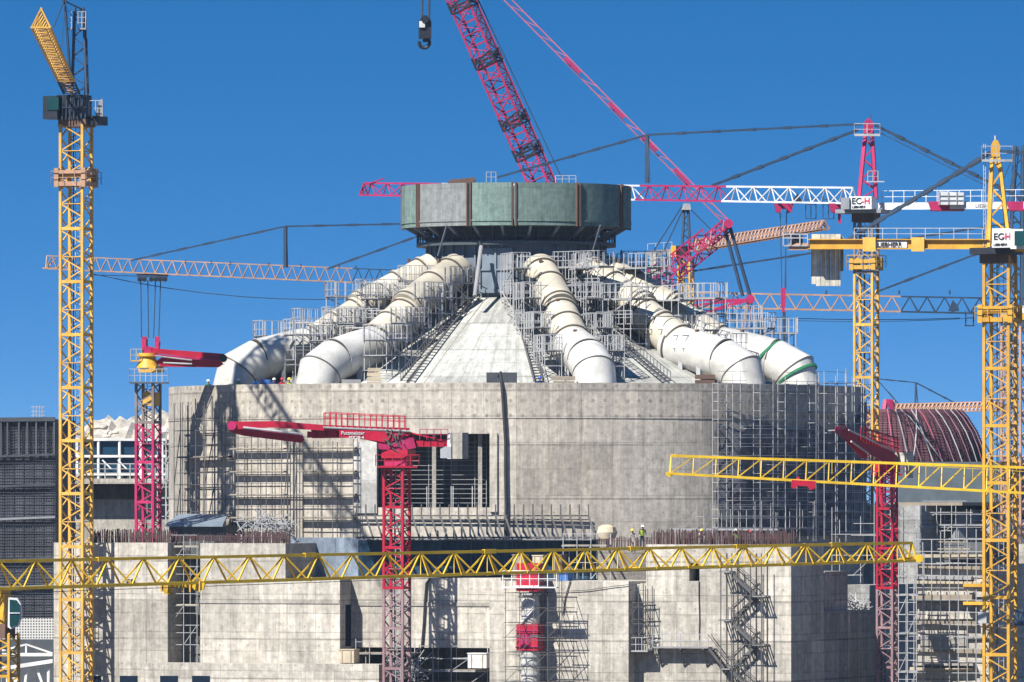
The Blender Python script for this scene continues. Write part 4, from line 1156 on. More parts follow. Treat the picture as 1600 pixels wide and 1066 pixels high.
sw = thing('retaining_wall', 'grey wall with a pale ledge between the round building and the right red mast', 'wall', P(1370, 1000, 700))
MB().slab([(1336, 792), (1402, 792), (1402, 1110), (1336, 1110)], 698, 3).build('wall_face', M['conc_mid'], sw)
MB().slab([(1330, 788), (1404, 788), (1404, 792), (1330, 792)], 697, 5).build('ledge', M['conc2'], sw)
flat_scaffold('thin scaffold over the grey wall behind the right red mast', 1378, 1432, 800, 930, 40, 1.2, 1.5, 1.4, .05, 'galv', (), 'plankg', seed=51, skip=.15)
flat_scaffold('pale scaffold in front of the grey works building under the rebar dome', 1440, 1534, 796, 862, 60, 1.2, 1.5, 1.1, .05, 'galv', (2,), 'plankg', seed=52, skip=.15)
# ================================================================== CRANES
M['mauve'] = paint('weathered mauve paint', (.26, .16, .175), wear=.4)
M['gmast'] = paint('grey brown mast paint', (.20, .16, .15), wear=.4)
M['white2'] = paint('jib white paint', (.60, .61, .62), wear=.15)
M['goldjib'] = paint('bright yellow jib', (.62, .40, .02), wear=.25)
def pbox(root, name, x0, x1, y0, y1, Y, dep, mat, rot=True):
    """a box standing at distance Y, turned with the site grid when rot"""
    a, b = P(x0, y1, Y), P(x1, y0, Y); w_ = (b.x-a.x)
    if rot: w_ = max(.05, (w_-dep*sin(TH)*.0)/cos(TH))
    o = MB().box(((a.x+b.x)/2, Y+dep/2, (a.z+b.z)/2), w_, dep, b.z-a.z, -TH if rot else 0).build(name, mat, root)
    FACE[o.name] = (Vector(((a.x+b.x)/2, Y+dep/2, (a.z+b.z)/2)), w_, b.z-a.z, dep); return o
FACE = {}
def ftext(o, s, size, fu, fz, mat, stretch=1.0):
    c, w_, h, dep = FACE[o.name]
    return text(s, size, c+EU*((fu-.5)*w_)-EV*(dep/2+.03)+EZ*((fz-.5)*h), mat, o, -TH, stretch=stretch)
def collar(root, x, y, z, w_, mat, h=.9):
    mb = MB()
    ex, ey = EU, EV; c = Vector((x, y, z)); q = w_/2+.22
    for dz in (0, h):
        for a, b in (((-1, -1), (1, -1)), ((1, -1), (1, 1)), ((1, 1), (-1, 1)), ((-1, 1), (-1, -1))):
            mb.bar(c+ex*a[0]*q+ey*a[1]*q+EZ*dz, c+ex*b[0]*q+ey*b[1]*q+EZ*dz, .28, .34)
    for a in (-1, 1):
        for b in (-1, 1): mb.bar(c+ex*a*q+ey*b*q-EZ*.25, c+ex*a*q+ey*b*q+EZ*(h+.35), .36)
    o = mb.build('climbing_frame', mat, root)
    mb = MB(); q += .35; pts = [c+ex*a*q+ey*b*q for a, b in ((-1, -1), (1, -1), (1, 1), (-1, 1), (-1, -1))]
    rail(mb, pts, 1.0, 1.1, .05, (.5,)); mb.build('guard_rail', mat, root)
def apex(root, bx0, bx1, tx0, tx1, yb, yt, Y, dep, mat, chord=.2, brace=.09, n=6, name='tower_head'):
    mb = MB(); L = []
    for dy in (-dep/2, dep/2):
        for b, t in ((bx0, tx0), (bx1, tx1)):
            L.append((P(b, yb, Y)+Vector((0, dy, 0)), P(t, yt, Y)+Vector((0, dy*.35, 0))))
    for a, b in L: mb.bar(a, b, chord)
    for i, j in ((0, 1), (2, 3), (0, 2), (1, 3)):
        for k in range(n):
            t0, t1 = k/n, (k+1)/n
            p, q = (L[i], L[j]) if k % 2 == 0 else (L[j], L[i])
            mb.bar(p[0].lerp(p[1], t0), q[0].lerp(q[1], t1), brace)
    return mb.build(name, mat, root)
def hook(root, x, y0, y1, Y, w_, mat):
    mb = MB(); c0, c1 = P(x, y1, Y), P(x, y0, Y); H = c1.z-c0.z
    mb.box((c0.x, Y, c0.z+H*.62), w_, .3, H*.75).box((c0.x, Y, c0.z+H*.16), w_*.55, .25, H*.32)
    return mb.build('hook_block', mat, root)
# ---------------------------------------------------------------- left luffing crane
def left_crane():
    c = F(U(119, -2.3), -2.3, 0); Y = c.y; s = K*Y
    root = thing('tower_crane', 'tall amber luffing tower crane at the left, its jib pointing up towards the viewer', 'tower crane', c, 'tower cranes')
    zt = ZY(195, Y); w_ = 1.88
    mast(root, c.x, c.y, 0, zt, w_, 4.3, M['amber'], .22, .09, 4)
    collar(root, c.x, c.y, ZY(288, Y), w_, M['rustor'])
    pbox(root, 'slewing_ring', 97, 141, 186, 198, Y-1, 2.0, M['brown'])
    pbox(root, 'machinery_house', 96, 134, 148, 187, Y-1.0, 2.2, M['black'])
    mb = MB()
    for k in range(7): mb.bar(P(97+k*6, 187, Y-1.3), P(99+k*6, 150, Y-1.3), .09)
    mb.bar(P(96, 168, Y-1.35), P(134, 168, Y-1.35), .1); mb.build('machinery_frame', M['navy'], root)
    cab = pbox(root, 'cab', 71, 94, 150, 186, Y-1.4, 1.3, M['black'])
    pbox(cab, 'cab_window', 73, 92, 152, 172, Y-1.52, .1, M['teal'])
    pbox(root, 'side_platform', 139, 160, 181, 195, Y-1.0, 2.0, M['black'])
    mb = MB(); rail(mb, [P(139, 181, Y-1), P(160, 181, Y-1.1)], 1.2, .5, .06, (.5,)); mb.build('guard_rail', M['galv'], root)
    MB().slab([(149, 182), (155, 157), (160, 154), (161, 182)], Y-.4, .7).build('winch_guard', M['shed'], root)
    a, b = P(112, 146, Y-1.2), P(64, 43, Y-34)
    jib(root, a, b, 1.25, 1.35, 1.45, 26, .13, .085, lambda t: M['amber'] if t > .12 else M['black'], True, 5, wtip=1.45)
    mb = MB(); d = (b-a); sd = d.normalized().cross(EZ).normalized()
    for k in range(40):
        q = a+d*((k+.5)/40); mb.bar(q-sd*.28+EZ*.02, q+sd*.28+EZ*.02, .25, .05)
    mb.build('jib_walkway', M['rustor'], root)
    apex(root, 112, 136, 117, 130, 150, 12, Y+.6, 1.4, M['navy'], .16, .08, 9, 'back_frame')
    for x0, x1, y1 in ((133, 134, 30), (138, 135, 60)): MB().bar(P(x0, 150, Y+1), P(x1, y1, Y+1), .12).build('back_stay', M['navy'], root)
    MB().bar(P(112, 150, Y-.2), P(101, 2, Y-.6), .16).build('strut', M['navy'], root)
    MB().bar(P(100, 2, Y-.6), P(84, 42, Y-12), .09).build('stay', M['navy'], root); MB().bar(P(101, 2, Y-.6), P(131, 16, Y+.4), .1).build('stay', M['navy'], root)
    MB().bar(P(96, 78, Y-8), P(103, 0, Y-.6), .06).build('stay', M['navy'], root)
    MB().bar(P(100, 4, Y-.6), P(103, -3, Y-.6), .3).build('sheave', M['black'], root)
    for x0, x1, yy in ((104, 112, 44), (122, 134, 44)):
        MB().slab([(x0, yy), (x1, yy), (x1, yy+2), (x0, yy+2)], Y+.3, 1.2).build('head_platform', M['galv'], root)
        rail(MB(), [P(x0, yy, Y-.3), P(x1, yy, Y-.3)], 1.3, .3, .05, (.33, .66)).build('head_rail', M['galv'], root)
left_crane()
# ---------------------------------------------------------------- faded orange crane behind the dome
def far_left_crane():
    Y = 735; s = K*Y
    c = P(765, 1000, Y); c.z = 0
    root = thing('tower_crane', 'faded orange crane behind the dome, its long jib level with the ducts', 'tower crane', c, 'tower cranes')
    mast(root, c.x, c.y, 0, ZY(450, Y), 1.8, 4.5, M['rustor'], .2, .09)
    apex(root, 755, 775, 760, 770, 450, 345, Y, 1.6, M['rustor'])
    L = [(70, 420), (240, 431), (400, 436), (600, 446), (755, 452)]
    a, b = P(755, 451, Y), P(72, 420, Y)
    jib(root, a, b, 1.0, 1.3, 1.15, 40, .09, .055, lambda t: M['rustor'] if t > .30 else M['navy'], True, 6, wtip=1.1)
    mb = MB().bar(P(72, 421, Y), P(86, 404, Y), .1).bar(P(66, 419, Y), P(88, 419, Y), .12); mb.build('jib_nose', M['rustor'], root)
    MB().bar(P(446, 418, Y), P(446, 354, Y), .28).bar(P(449, 418, Y), P(447, 354, Y), .12).build('stay_post', M['navy'], root)
    tie(root, P(205, 407, Y), P(446, 354, Y), .14); tie(root, P(446, 354, Y), P(762, 347, Y), .14); tie(root, P(512, 420, Y), P(762, 330, Y), .15)
    rope(root, P(145, 428, Y), P(610, 464, Y), .035, sag=1.0); rope(root, P(145, 430, Y), P(240, 432, Y), .03)
    for x in (222, 240, 254):
        mb = MB().slab([(x-9, 428), (x+9, 428), (x+5, 439), (x-5, 439)], Y, 1.0); mb.build('trolley', M['navy'], root)
        for d in (-4, 4): MB().tube(P(x+d, 437, Y-.6), P(x+d, 437, Y+.6), .2, 10).build('sheave', M['black'], root)
    for x in (220, 231, 243, 251): rope(root, P(x, 438, Y), P(x+(1 if x < 240 else -3), 528, Y), .035)
    for x in (226, 246): hook(root, x, 526, 548, Y, .45, M['magenta'])
    for x in (290, 330, 360, 420, 470, 530, 556): MB().bar(P(x, 412+(x-290)*.035, Y), P(x, 406+(x-290)*.035, Y), .1).build('jib_lamp', M['navy'], root)
far_left_crane()
# ---------------------------------------------------------------- magenta and white hammerhead
def magenta_crane():
    Y = 701; c = P(1353.5, 1000, Y); c.z = 0
    root = thing('tower_crane', 'magenta and white hammerhead crane whose jib passes behind the green ring', 'tower crane', c, 'tower cranes')
    mast(root, c.x, c.y, 0, ZY(345, Y), 1.56, 4.4, M['amber'], .2, .09, 4, mats=lambda f: M['amber'] if f < .88 else M['gmast'])
    collar(root, c.x, c.y, ZY(418, Y), 1.5, M['amber'], .5)
    pbox(root, 'slewing_ring', 1337, 1371, 333, 347, Y-.9, 1.9, M['brown'])
    pbox(root, 'platform', 1314, 1384, 327, 333, Y-1.5, 2.6, M['shed'])
    cab = pbox(root, 'cab', 1332, 1366, 307, 327, Y-2.2, 1.4, M['white2'])
    pbox(cab, 'cab_window', 1318, 1331, 309, 327, Y-2.0, 1.3, M['shed'])
    ftext(cab, 'EC', .74, .10, .42, M['ink']); ftext(cab, '-H', .74, .54, .42, M['redink'])
    ftext(cab, 'LIEBHERR', .27, .12, .10, M['ink'], 1.05)
    apex(root, 1342, 1369, 1353, 1362, 312, 200, Y, 1.5, M['magenta'], .26, .11, 7)
    MB().slab([(1350, 205), (1351, 190), (1357, 184), (1365, 192), (1365, 205)], Y, .8).build('head_sheave', M['magenta'], root)
    MB().bar(P(1360, 186, Y), P(1361, 178, Y), .06).build('mast_light', M['navy'], root)
    mb = MB(); q = [P(1335, 211, Y-1), P(1375, 211, Y-1), P(1375, 211, Y+1), P(1335, 211, Y+1), P(1335, 211, Y-1)]
    rail(mb, q, .95, .9, .06, (.5,)); mb.bar(q[0], q[1], .2); mb.build('head_platform', M['galv'], root)
    mb = MB(); rail(mb, [P(1356, 284, Y-1), P(1372, 284, Y-1)], .9, .5, .05, (.5,)); mb.bar(P(1354, 284, Y-1), P(1382, 284, Y-1), .1); mb.build('side_platform', M['galv'], root)
    a, b = P(1332, 318, Y-.5), P(568, 305, Y+62)
    def col(t):
        x = 1332-764*t
        return M['white2'] if x > 1150 or 690 < x < 1008 else M['magenta']
    jib(root, a, b, 1.0, 1.32, 1.1, 29, .15, .075, col, True, 1, wtip=.9)
    mb = MB().bar(P(568, 306, Y+62), P(566, 290, Y+62), .14).bar(P(566, 291, Y+62), P(600, 279, Y+59), .1); mb.build('jib_nose', M['magenta'], root)
    J = lambda x, y: P(x, y, Y-.5+62.5*(1332-x)/764)
    MB().bar(J(1011, 286), J(1011, 211), .3).bar(J(1015, 286), J(1012, 211), .1).build('stay_post', M['navy'], root)
    tie(root, P(1345, 194, Y), J(1011, 211), .17); tie(root, J(1011, 211), J(778, 277), .15); tie(root, P(1340, 203, Y), J(1113, 290), .18)
    tie(root, P(1368, 196, Y), P(1600, 312, Y-10), .2); rope(root, P(1370, 205, Y), P(1540, 290, Y-8), .03)
    for x in (1225, 1311):
        MB().slab([(x-15, 318), (x+15, 318), (x+12, 331), (x+6, 333), (x+4, 326), (x-4, 326), (x-6, 333), (x-12, 331)], J(x, 0).y, 1.3).build('trolley', M['magenta'], root)
    MB().slab([(1309, 330), (1314, 330), (1314, 349), (1310, 349)], J(1311, 0).y, .4).build('trolley_hook', M['magenta'], root)
    for x0, x1 in ((1259, 1275), (1286, 1303)):
        mb = MB(); y = J(x0, 0).y
        for dy in (-.6, .6):
            for x in (x0, x1, (x0+x1)/2): mb.bar(P(x, 306, y+dy), P(x, 342, y+dy), .06)
            for yy in (312, 320, 342): mb.bar(P(x0, yy, y+dy), P(x1, yy, y+dy), .06)
        mb.build('hanging_cage', M['navy'], root)
    MB().slab([(1240, 312), (1246, 302), (1252, 312), (1250, 318), (1242, 318)], J(1246, 0).y, .8).build('winch', M['black'], root)
    y = J(1225, 0).y
    for x in (1219, 1229): rope(root, P(x, 331, y), P(1224+(x-1224)*.5, 452, y), .03)
    hook(root, 1224, 450, 488, y, .42, M['magenta'])
    rope(root, P(1225, 487, y), P(1225, 547, y), .1, name='hanging_chain')
    # counter jib
    yb = lambda x: Y-10*(x-1372)/230
    mb = MB().hexa([P(1372, 328, Y+.4), P(1640, 326, Y-12), P(1640, 326, Y-10.5), P(1372, 328, Y+1.9), P(1372, 317, Y+.4), P(1640, 315, Y-12), P(1640, 315, Y-10.5), P(1372, 317, Y+1.9)]); mb.build('counter_jib', M['white2'], root)
    mb = MB(); rail(mb, [P(1378, 317, Y), P(1640, 315, Y-12)], 1.0, 1.2, .05, (.5,)); mb.build('guard_rail', M['white2'], root)
    for x0, x1 in ((1451, 1512), (1573, 1630)):
        MB().slab([(x0, 315), (x1, 315), (x1-5, 329), (x0+5, 329)], yb(x0)-.3, 2.2).build('counter_jib_cradle', M['magenta'], root)
    bb = MB().slab([(1468, 299), (1506, 301), (1506, 320), (1468, 320)], yb(1486)-.2, 2.0).build('counterweight', M['white2'], root)
    mb = MB()
    for x in (1468, 1482, 1495, 1506): mb.bar(P(x, 300, yb(1486)-1.25), P(x, 320, yb(1486)-1.25), .06)
    for yy in (306, 313): mb.bar(P(1468, yy, yb(1486)-1.25), P(1506, yy, yb(1486)-1.25), .05)
    mb.build('counterweight_frame', M['shed'], root)
    text('LIEBHERR', .45, P(1524, 325, yb(1530)-.9), M['ink'], root, 0)
magenta_crane()
# ---------------------------------------------------------------- right yellow hammerhead
def right_crane():
    Y = 640; c = P(1562.5, 1000, Y); c.z = 0
    root = thing('tower_crane', 'yellow hammerhead crane at the right with a ribbed counterweight and white cab', 'tower crane', c, 'tower cranes')
    mast(root, c.x, c.y, 0, ZY(400, Y), 1.96, 4.2, M['yellow'], .225, .09, 4)
    collar(root, c.x, c.y, ZY(500, Y), 1.96, M['yellow'], .8)
    pbox(root, 'slewing_ring', 1539, 1583, 397, 411, Y-1.1, 2.3, M['brown'])
    pbox(root, 'platform', 1526, 1592, 387, 397, Y-1.7, 3.0, M['black'])
    cab = pbox(root, 'cab', 1556, 1584, 357, 387, Y-2.6, 1.6, M['white2'])
    nose = pbox(root, 'cab_nose', 1584.5, 1604, 358, 389, Y-3.1, 1.6, M['white2'])
    pbox(nose, 'cab_window', 1586, 1603, 361, 384, Y-3.45, .15, M['teal'])
    ftext(cab, 'EC', .70, .08, .42, M['ink']); ftext(cab, '-H', .70, .54, .42, M['redink'])
    ftext(cab, 'LIEBHERR', .26, .08, .10, M['ink'], 1.0)
    apex(root, 1544, 1577, 1550, 1561, 387, 246, Y, 1.8, M['yellow'], .25, .11, 6)
    MB().slab([(1549, 250), (1549, 228), (1553, 219), (1559, 219), (1563, 228), (1562, 250)], Y, .8).build('head_sheave', M['yellow'], root)
    MB().bar(P(1555, 220, Y), P(1555, 212, Y), .12).build('mast_light', M['galv'], root)
    mb = MB(); q = [P(1534, 251, Y-1), P(1582, 251, Y-1), P(1582, 251, Y+1), P(1534, 251, Y+1), P(1534, 251, Y-1)]
    rail(mb, q, 1.1, 1.0, .06, (.5,)); mb.bar(q[0], q[1], .18).bar(q[2], q[3], .18); mb.build('head_platform', M['galv'], root)
    mb = MB()
    for x in (1537, 1540): mb.bar(P(x, 385, Y-.8), P(x, 225, Y-.8), .05)
    yy = 384
    while yy > 252: mb.bar(P(1537, yy, Y-.8), P(1540, yy, Y-.8), .05); yy -= 7
    mb.build('side_ladder', M['galv'], root)
    yb = lambda x: Y+5*(1540-x)/310
    def beam(name, x0, x1, y0, y1, mat, d0=-.8, d1=.8):
        MB().hexa([P(x0, y1, yb(x0)+d0), P(x1, y1, yb(x1)+d0), P(x1, y1, yb(x1)+d1), P(x0, y1, yb(x0)+d1), P(x0, y0, yb(x0)+d0), P(x1, y0, yb(x1)+d0), P(x1, y0, yb(x1)+d1), P(x0, y0, yb(x0)+d1)]).build(name, mat, root)
    beam('counter_jib', 1265, 1545, 375, 388, M['yellow']); beam('counter_jib_end', 1232, 1264.5, 380, 391, M['rustor'])
    beam('flange_plate', 1262, 1545, 373.5, 375, M['yellow'], -1.1, 1.1); beam('flange_plate', 1262, 1545, 388, 389.5, M['yellow'], -1.1, 1.1)
    for x in (1358, 1434): beam('joint_plate', x-10, x+10, 371, 393, M['amber'], -1.25, 1.25)
    beam('name_board', 1369, 1417, 376.5, 387, M['white2'], -.95, -.86)
    text('LIEBHERR', .46, P(1371, 385.6, yb(1371)-1.0), M['ink'], root, math.atan2(-5, 310*K*Y), stretch=1.0)
    for o in (-1, 1): rail(MB(), [P(1335, 374, yb(1335)+o), P(1535, 374, yb(1535)+o)], .85, 1.1, .05, (.5,)).build('guard_rail', M['galv'], root)
    for k in range(6):
        x0 = 1267.5+k*7.7
        beam('counterweight', x0, x0+7.3, 366, 447 if k else 444, M['ballast'], 1.0, 3.2)
    beam('counterweight', 1311, 1318, 370, 424, M['conc2'], 3.3, 4.2)
    beam('winch_bed', 1224, 1262, 383, 385, M['galv'], -1.0, 1.0)
    mb = MB()
    for x in (1224, 1236, 1250, 1262):
        for d in (-1, 1): mb.bar(P(x, 384, yb(x)+d), P(x, 366, yb(x)+d), .08)
    for yy in (366, 372):
        for d in (-1, 1): mb.bar(P(1224, yy, yb(1224)+d), P(1262, yy, yb(1262)+d), .07)
    for x in (1224, 1262): mb.bar(P(x, 366, yb(x)-1), P(x, 366, yb(x)+1), .07)
    mb.build('winch_cage', M['galv'], root)
    MB().tube(P(1234, 375, yb(1240)-.6), P(1254, 375, yb(1240)-.6), .38, 14).build('winch_drum', M['black'], root); MB().tube(P(1241, 368, yb(1240)), P(1249, 368, yb(1240)), .25, 12).build('winch_motor', M['black'], root)
    tie(root, P(1547, 238, Y-.4), P(1325, 374, yb(1325)-.6), .2, joints=9); tie(root, P(1548, 240, Y+.4), P(1325, 374, yb(1325)+.6), .2, joints=9)
    tie(root, P(1563, 236, Y-2), P(1680, 246, Y-6), .2)
    jib(root, P(1590, 392, Y-1), P(1700, 392, Y-4), 1.5, 1.5, 1.5, 6, .18, .1, M['yellow'])
    rope(root, P(1228, 392, yb(1228)), P(1228, 452, yb(1228)), .025)
    pbox(root, 'lamp', 1531, 1544, 957, 974, Y-1.6, .8, M['galv']); pbox(root, 'lamp', 1588, 1602, 952, 978, Y-1.2, .8, M['navy'])
right_crane()
# ---------------------------------------------------------------- far yellow crane between the ducts and the crawler
def far_mid_crane():
    Y = 800; c = P(1071.5, 1000, Y); c.z = 0
    root = thing('tower_crane', 'small distant yellow crane with a dark head post and a slanting jib', 'tower crane', c, 'tower cranes')
    mast(root, c.x, c.y, 0, ZY(402, Y), 1.15, 4, M['yellow'], .17, .08)
    pbox(root, 'cab', 1052, 1060, 384, 402, Y-1, 1.4, M['yellow']); pbox(root, 'machinery_house', 1058, 1076, 384, 400, Y-.9, 1.6, M['black'])
    apex(root, 1066, 1078, 1069, 1075, 385, 325, Y, 1.0, M['navy'], .2, .1, 6)
    MB().slab([(1065, 328), (1068, 318), (1078, 318), (1080, 328)], Y, 1.2).build('head_platform', M['galv'], root)
    jib(root, P(1086, 393, Y-1), P(1288, 358, Y-36), 1.05, 1.15, .8, 36, .1, .085, M['rustor'], True, 6)
    MB().hexa([P(1012, 400, Y), P(1060, 396, Y), P(1060, 396, Y+1.2), P(1012, 400, Y+1.2), P(1012, 392, Y), P(1060, 388, Y), P(1060, 388, Y+1.2), P(1012, 392, Y+1.2)]).build('counter_jib', M['shed'], root)
    rail(MB(), [P(1012, 391, Y), P(1050, 388, Y)], .6, .8, .05, ()).build('guard_rail', M['galv'], root)
    MB().slab([(1015, 398), (1030, 397), (1028, 410), (1031, 424), (1024, 430), (1015, 428)], Y, 1.4).build('counterweight', M['ballast'], root)
    tie(root, P(1066, 322, Y), P(1022, 391, Y), .12, joints=1); tie(root, P(1068, 326, Y), P(1038, 390, Y), .12, joints=1); rope(root, P(1078, 326, Y), P(1120, 368, Y-6), .04)
far_mid_crane()
# ---------------------------------------------------------------- far right crane with the level orange and blue jib
def far_right_crane():
    Y = 800; c = P(1690, 1000, Y); c.z = 0
    root = thing('tower_crane', 'distant crane with a level jib, dull orange then dark blue, behind the yellow masts', 'tower crane', c, 'tower cranes')
    mast(root, c.x, c.y, 0, ZY(470, Y), 1.8, 4.5, M['navy'], .2, .1)
    apex(root, 1680, 1700, 1686, 1694, 470, 330, Y, 1.6, M['navy'])
    jib(root, P(1680, 493, Y), P(1080, 480, Y), 1.1, 1.5, 1.4, 22, .14, .085, lambda t: M['navy'] if t < .475 else M['rustor'], True, 1)
    tie(root, P(1690, 335, Y), P(1365, 458, Y), .19); tie(root, P(1690, 332, Y), P(1015, 434, Y), .17)
    rope(root, P(1085, 488, Y), P(1500, 497, Y), .035, sag=.4); rope(root, P(1100, 492, Y), P(1520, 497, Y), .03, sag=.5)
    mb = MB()
    for x in (1509, 1521): mb.bar(P(x, 486, Y), P(x, 509, Y), .1)
    mb.bar(P(1507, 509, Y), P(1523, 509, Y), .12).bar(P(1509, 497, Y), P(1521, 497, Y), .08); mb.build('hanging_cage', M['navy'], root)
    MB().slab([(1482, 486), (1489, 469), (1497, 478), (1499, 486)], Y, .9).build('winch', M['navy'], root)
    for x in (1291, 1405, 1484): MB().bar(P(x, 460, Y), P(x, 454, Y), .14).build('jib_lamp', M['navy'], root)
far_right_crane()
def edge_crane():
    Y = 725; c = P(1584, 1000, Y); c.z = 0
    root = thing('tower_crane', 'dark blue and rust tower crane half hidden behind the right yellow mast', 'tower crane', c, 'tower cranes')
    mast(root, c.x, c.y, 0, ZY(510, Y), 1.7, 4.2, M['rustor'], .2, .1)
    pbox(root, 'slewing_ring', 1570, 1612, 500, 512, Y-1, 2, M['navy']); pbox(root, 'yellow_band', 1571, 1612, 491, 500, Y-1.1, 2, M['yellow']); wbd = pbox(root, 'white_band', 1571, 1612, 478, 491, Y-1.1, 2, M['white2']); ftext(wbd, 'EC', .42, .5, .25, M['ink'])
    apex(root, 1575, 1596, 1586, 1598, 478, 228, Y, 1.6, M['navy'], .2, .11, 14)
    for x0, y0, x1, y1 in ((1590, 230, 1572, 330), (1592, 230, 1583, 330), (1587, 235, 1560, 300)): rope(root, P(x0, y0, Y), P(x1, y1, Y), .035)
edge_crane()
# ---------------------------------------------------------------- crawler crane behind the ring
def crawler():
    Y = 775; s = K*Y
    g = P(1215, 1000, Y); g.z = 0
    root = thing('crawler_crane', 'huge red lattice boom crawler crane standing behind the green ring', 'crawler crane', g)
    A, B = P(845-.0, 283, Y), P(712, -20, Y)
    d = (B-A).normalized(); T0 = A-d*((A.z-1.5)/d.z)
    xa = d.cross(Vector((0, 1, 0))).normalized()      # sideways in the picture
    wv = Vector((0, 1, 0))
    def box_boom(p, q, n, mat, w1, w2, name, chord=.22, brace=.1, per=1, tw=R_(28)):
        dd = (q-p).normalized(); x0 = dd.cross(Vector((0, 1, 0))).normalized(); y0 = x0.cross(dd)
        x = x0*cos(tw)+y0*sin(tw); y = y0*cos(tw)-x0*sin(tw)
        k = 0
        while k < n:
            mb = MB(); e = min(n, k+per)
            c = [(x*(a*w1/2)+y*(b*w2/2)) for a, b in ((-1, -1), (1, -1), (1, 1), (-1, 1))]
            for o in c: mb.bar(p.lerp(q, k/n)+o, p.lerp(q, e/n)+o, chord)
            for j in range(k, e):
                u0, u1 = p.lerp(q, j/n), p.lerp(q, (j+1)/n)
                for i in range(4):
                    a, b = c[i], c[(i+1) % 4]
                    if j % 2: a, b = b, a
                    mb.bar(u0+a, u1+b, brace); mb.bar(u0+a, u0+b, brace*.8)
            m_ = mat((k+e)/2/n) if callable(mat) else mat
            mb.build(name, m_, root); k = e
    L = (B-T0).length
    tt = lambda py: ((P(712+(py+20)*133/303., py, Y)-T0).length)/L
    bands = [(tt(y+9), tt(y-9)) for y in (5, 92, 188, 236)]
    n = 60
    box_boom(T0, B, n, M['magenta'], 2.0, 1.5, 'boom_section', .2, .085, 5)
    for a, b in bands: box_boom(T0.lerp(B, a), T0.lerp(B, b), 2, M['black'], 2.12, 1.62, 'boom_joint', .22, .13, 2)
    x0 = d.cross(wv).normalized(); y0 = x0.cross(d); tw = R_(28)
    xx = x0*cos(tw)+y0*sin(tw); yy = y0*cos(tw)-x0*sin(tw)
    cs = [(xx*(a*1.0)+yy*(b*.75)) for a, b in ((-1, -1), (1, -1), (1, 1), (-1, 1))]
    mb = MB(); q = (A-T0).length-3
    right = sorted(range(4), key=lambda i: cs[i].x)[-2:]
    while q < L:
        mb.bar(T0+d*q+cs[right[0]], T0+d*q+cs[right[1]], .14, .05); q += .26
    mb.build('boom_walkway', M['fadedred'], root)
    rope(root, P(738, -20, Y+1), P(880, 283, Y+1), .05)
    tip = P(1138, 350, Y); p0 = P(774, -20, Y); dd = (tip-p0).normalized(); pn = dd.cross(wv).normalized()
    for o in (-.27, .27): MB().bar(p0+pn*o, tip+pn*o, .10).build('pendant', M['fadedred'], root)
    for t in [k/16+.03 for k in range(16)]:
        q = p0.lerp(tip, t); MB().bar(q-dd*.7-pn*.27, q+dd*.7+pn*.27, .07).build('pendant_link', M['fadedred'], root)
    for t in (.33, .52, .66, .8):
        q = p0.lerp(tip, t); MB().bar(q-dd*1.0, q+dd*1.0, .75, .3).build('pendant_link', M['magenta'], root)
    MB().tube(tip-wv*.9, tip+wv*.9, .42, 16).build('derrick_head', M['magenta'], root)
    # derrick mast back down to the left
    box_boom(P(960, 500, Y), P(1050, 421, Y), 8, M['magenta'], 2.1, 1.8, 'derrick_section', .15, .09, 4, .5)
    box_boom(P(1050, 421, Y), P(1110, 373, Y), 5, M['magenta'], 1.7, 1.6, 'derrick_section', .15, .09, 5, .5)
    box_boom(P(1108, 375, Y), P(1137, 351, Y), 3, M['magenta'], .9, .9, 'derrick_section', .15, .09, 3, .5)
    for o, y2 in ((-5, 463), (4, 463)):
        MB().bar(P(1137+o, 356, Y), P(1167+o*1.3, y2, Y), .26).build('luffing_strap', M['navy'], root)
    # counterweight gantry
    k = P(1172, 468, Y)
    MB().bar(P(1085, 477, Y), k, .2).bar(P(1082, 470, Y), k, .16).bar(P(1090, 494, Y), P(1130, 480, Y), .32).bar(P(1130, 480, Y), k, .3).build('gantry', M['magenta'], root)
    MB().tube(k-wv*.8, k+wv*.8, .42, 14).build('gantry_head', M['magenta'], root)
    for x0, x1 in ((1168, 1150), (1175, 1165), (1170, 1158)): MB().bar(P(x0, 470, Y), P(x1, 560, Y), .13).build('backstay', M['mauve'], root)
    MB().box(g+EZ*1.2+Vector((0, 0, 0)), 14, 9, 2.2).build('crawler_deck', M['magenta'], root)
    for o in (-5, 5): MB().box(g+Vector((0, o, .6)), 13, 1.6, 1.2).build('track', M['black'], root)
    # hook block high over the roof
    y = Y-30
    for x in (659, 670): rope(root, P(x+1, -30, y), P(x, 30, y), .09)
    mb = MB().slab([(654, 34), (657, 29), (672, 29), (674, 34), (674, 60), (654, 60)], y, 1.2); mb.build('hook_block', M['black'], root)
    pbox(root, 'hook_plate', 655, 664, 33, 43, y-.8, .1, M['white2'], False)
    MB().tube(P(664, 30, y-.9), P(664, 30, y+.9), .35, 14).build('sheave', M['black'], root)
    pts = [P(663+8*math.sin(t), 67-8*cos(t), y) for t in [0.2+ (2*pi-1.5)*i/12 for i in range(13)]]
    MB().bar(P(664, 60, y), P(664, 66, y), .3).build('hook_shank', M['black'], root)
    MB().sweep(pts, .16, (0, 1, 0), 8).build('hook', M['black'], root, True)
crawler()
